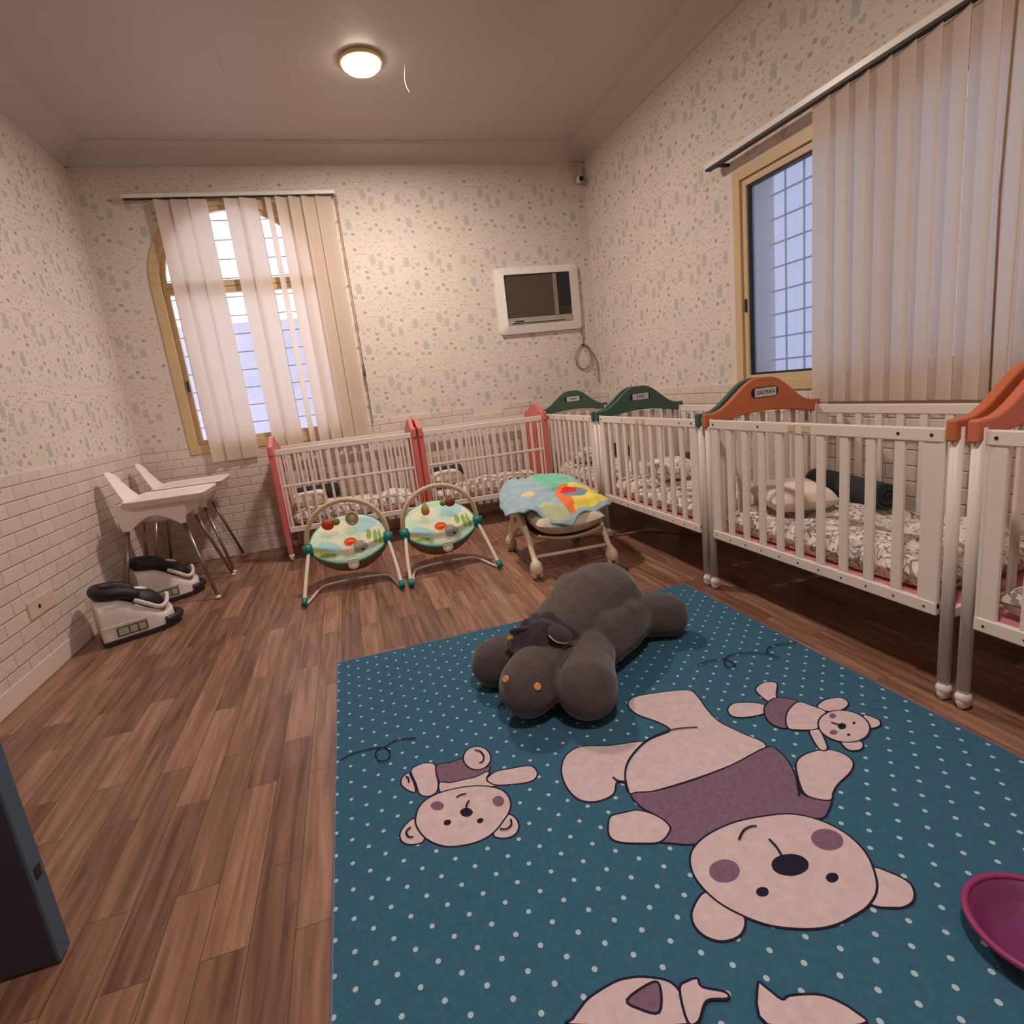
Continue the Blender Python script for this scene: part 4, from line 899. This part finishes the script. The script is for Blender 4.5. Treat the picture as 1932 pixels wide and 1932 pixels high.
 ('dark', [(1.354,1.25),(1.352,1.249),(1.35,1.248),(1.347,1.248),(1.345,1.248),(1.344,1.248),(1.343,1.25),(1.343,1.251),(1.343,1.253),(1.345,1.255),(1.347,1.256),(1.349,1.257),(1.351,1.258),(1.353,1.258),(1.355,1.257),(1.356,1.256),(1.356,1.254),(1.355,1.252)]),
 ('brown', [(1.395,1.345),(1.391,1.341),(1.386,1.339),(1.381,1.338),(1.377,1.338),(1.373,1.34),(1.372,1.343),(1.371,1.346),(1.373,1.35),(1.376,1.354),(1.38,1.357),(1.385,1.36),(1.39,1.361),(1.394,1.361),(1.398,1.359),(1.4,1.356),(1.4,1.353),(1.398,1.349)]),
 ('brown', [(1.33,1.276),(1.326,1.273),(1.321,1.271),(1.316,1.271),(1.312,1.271),(1.308,1.273),(1.306,1.276),(1.305,1.279),(1.306,1.283),(1.309,1.286),(1.313,1.289),(1.318,1.291),(1.323,1.292),(1.327,1.292),(1.331,1.29),(1.333,1.287),(1.334,1.284),(1.333,1.28)]),
 ('line', [(1.367,1.294),(1.351,1.322)]),
 ('line', [(1.201,1.839),(1.273,1.844),(1.324,1.826),(1.327,1.77),(1.292,1.771),(1.311,1.815),(1.357,1.845),(1.431,1.832),(1.491,1.789),(1.514,1.739)]),
 ('line', [(1.491,1.789),(1.555,1.831),(1.664,1.81)]),
 ('cream', [(0.224,0.812),(0.246,0.825),(0.271,0.836),(0.327,0.844),(0.361,0.84),(0.388,0.831),(0.423,0.811),(0.436,0.791),(0.436,0.769),(0.434,0.755),(0.418,0.726),(0.22,0.802)]),
 ('brown', [(0.335,0.805),(0.398,0.816),(0.406,0.8),(0.381,0.763),(0.35,0.781)]),
 ('cream', [(0.44,0.786),(0.463,0.793),(0.483,0.79),(0.482,0.773),(0.516,0.75),(0.514,0.737),(0.475,0.748),(0.44,0.723),(0.421,0.73)]),
 ('cream', [(0.584,0.739),(0.595,0.725),(0.606,0.7),(0.624,0.7),(0.667,0.686),(0.691,0.669),(0.711,0.638),(0.704,0.615),(0.552,0.674)]),
]

def closed_smooth(p, k=4):
    n = len(p); out = []
    for i in range(n):
        a, b, c, d = [Vector(p[(i + q) % n]) for q in (-1, 0, 1, 2)]
        for j in range(k):
            t = j / k; out.append(0.5 * ((2 * b) + (c - a) * t + (2 * a - 5 * b + 4 * c - d) * t * t + (3 * b - a - 3 * c + d) * t ** 3))
    return out
def ribbon(mb, pts, wd, z, mi, closed):
    n = len(pts); vs = []
    for i in range(n):
        a = pts[(i - 1) % n] if closed else pts[max(i - 1, 0)]; b = pts[(i + 1) % n] if closed else pts[min(i + 1, n - 1)]
        t = (Vector(b) - Vector(a)); t.normalize(); nn = Vector((-t.y, t.x)); p = Vector(pts[i]); vs += [(p.x + nn.x * wd, p.y + nn.y * wd, z), (p.x - nn.x * wd, p.y - nn.y * wd, z)]
    fs = [(2 * i, 2 * i + 1, (2 * i + 3) % (2 * n), (2 * i + 2) % (2 * n)) for i in range(n if closed else n - 1)]
    mb.add(vs, fs, mi)
for i, (kd, p) in enumerate(RUG_PRINT):
    z = RZ + .0005 + i * .00006
    p = [(max(-.22, a), b) for a, b in p]
    if kd == 'line': ribbon(rg, [v_.to_2d() for v_ in smooth_path([(a, b, 0) for a, b in p], 5)], .0028, z + .003, 3, False)
    else:
        q = closed_smooth(p); rg.add([(v_.x, v_.y, z) for v_ in q], [tuple(range(len(q)))], {'cream': 1, 'brown': 2, 'dark': 3}[kd])
        if kd == 'cream' or (kd == 'brown' and len(p) != 18): ribbon(rg, q, .0026, z + .00003, 3, True)
rug = obj('rug', rg, [RB, RC, RBR, RDK, RDOT, RED], fix=False)
tag(rug, 'teal blue rug with white dots and printed teddy bears', 'rug')
obj('binding', MB().tube([(-.226, -.45, .007), (-.226, 2.658, .007), (1.676, 2.658, .007), (1.676, -.45, .007)], .006, 6, closed=True), RED, rug)

# ================================================================ PLUSH ANIMAL ON THE RUG
PL = mat('dark grey plush', (86, 75, 73), 1.0, var=.12, scale=24, bump=.5, sheen=.25, spec=.05); PLH = mat('plush dark suede', (66, 56, 60), .8, var=.1, scale=12, bump=.3, sheen=.2, spec=.1)
pt = thing('plush_bull', 'large dark grey plush bull lying face down on the rug', 'plush toy', (.80, 2.10, RZ + .003))
def chain(mb, pts, k=6, n=22):
    P_ = [(Vector(p[:3]), p[3]) for p in pts]
    for (a, ra), (b, rb_) in zip(P_, P_[1:]):
        for j in range(k + 1):
            u = j / k; c = a.lerp(b, u); r = ra + (rb_ - ra) * u; mb.ell(c, (r, r, r), n, 14)
bd = MB(); ox, oy = -.80, -2.10
def W_(x, y, z, r): return (x + ox, y + oy, z, r)
chain(bd, [W_(.62, 1.98, .145, .14), W_(.76, 2.08, .165, .165), W_(.88, 2.17, .185, .185), W_(.97, 2.24, .178, .19), W_(1.03, 2.33, .165, .17)])
chain(bd, [W_(.84, 2.02, .135, .135), W_(.97, 2.10, .135, .135), W_(1.07, 2.18, .125, .125)])     # near flank
chain(bd, [W_(.64, 1.95, .125, .12), W_(.52, 1.855, .118, .12)])           # muzzle
bd.ell((.49 + ox, 1.83 + oy, .116), (.138, .112, .116), 24, 14, rot=Matrix.Rotation(.85, 3, 'Z').to_3x3())
chain(bd, [W_(.79, 1.97, .125, .105), W_(.72, 1.84, .11, .108), W_(.665, 1.715, .110, .112)])   # near arm
chain(bd, [W_(.58, 2.08, .115, .10), W_(.42, 2.09, .096, .098)])    # far arm
chain(bd, [W_(1.05, 2.25, .125, .125), W_(1.17, 2.18, .105, .105), W_(1.25, 2.145, .098, .098)])    # near leg
chain(bd, [W_(.99, 2.42, .13, .125), W_(1.0, 2.66, .10, .10)])     # far leg
body = obj('body', bd, PL, pt, fix=False)
rm = body.modifiers.new('remesh', 'REMESH'); rm.mode = 'VOXEL'; rm.voxel_size = .009; rm.use_smooth_shade = True
sm_ = body.modifiers.new('smooth', 'SMOOTH'); sm_.factor = .6; sm_.iterations = 2
# hood-like floppy ears folded over the head
hd = MB()
def hood(u, v):
    th = 2 * PI * v; r = u; a = .145 * r * math.cos(th); b = .118 * r * math.sin(th)
    z = .315 - .11 * r ** 2.6 + .022 * noise(a * 18, b * 22) + .014 * math.sin(a * 40 + b * 75 + 3 * noise(a * 9, b * 9)) * r
    return (.605 + ox + a * .97 + b * .2, 1.955 + oy + b * .97 - a * .15, z)
hd.grid(hood, 30, 70); ho = obj('hood', hd, PLH, pt); sd = ho.modifiers.new('s', 'SOLIDIFY'); sd.thickness = .018
for (cx, cy, cz, rz_, tl) in ((.640, 1.875, .262, .5, .75), (.520, 1.975, .262, 2.2, .5)):
    e_ = MB().ell((0, 0, 0), (.062, .042, .016), 20, 10); eo = obj('ear', e_, PLH, pt); eo.location = (cx + ox, cy + oy, cz); eo.rotation_euler = (tl, .3, rz_)
    obj('ear_piping', MB().tube([(.062 * math.cos(q), .042 * math.sin(q), -.002) for q in [PI + PI * i / 12 for i in range(9)]], .0028, 6), mat('piping cream', (214, 190, 160), .7), eo)
obj('horn', MB().tube(smooth_path([(.520 + ox, 1.99 + oy, .25), (.478 + ox, 1.985 + oy, .238), (.455 + ox, 1.975 + oy, .240)], 4), [.014, .014, .013, .012, .011, .010, .008, .006, .004], 10), mat('horn tan', (176, 128, 76), .6), pt)
for (x_, y_, z_) in ((0.483, 1.714, 0.166), (0.39, 1.788, 0.183)):
    n_ = Vector((x_ - .49, y_ - 1.83, z_ - .116)).normalized(); c_ = Vector((x_ + ox, y_ + oy, z_))
    obj('nostril_button', MB().cyl(c_ - n_ * .012, c_ + n_ * .004, .0145, .012, 16), mat('button ochre', (226, 156, 92), .5), pt)
obj('tail', MB().tube(smooth_path([(1.06 + ox, 2.40 + oy, .28), (1.13 + ox, 2.42 + oy, .275), (1.20 + ox, 2.39 + oy, .245)], 5), [.012] * 5 + [.014, .02, .026, .026, .02, .008], 10), PLH, pt)

# ================================================================ BASIN AT THE RIGHT EDGE
bs_ = thing('plastic_basin', 'dark pink plastic basin on the rug at the lower right edge', 'basin', (1.13, .60, RZ))
obj('bowl', MB().lathe((0, 0, 0), [(0, .002), (.07, .002), (.10, .02), (.118, .05), (.114, .05), (.096, .024), (.066, .007), (0, .007)], 36), mat('basin magenta', (120, 44, 96), .45), bs_)
obj('rim', MB().tube([(.119 * math.cos(q), .119 * math.sin(q), .05) for q in [2 * PI * i / 36 for i in range(36)]], .007, 8, closed=True), mat('basin rim', (150, 52, 104), .45), bs_)
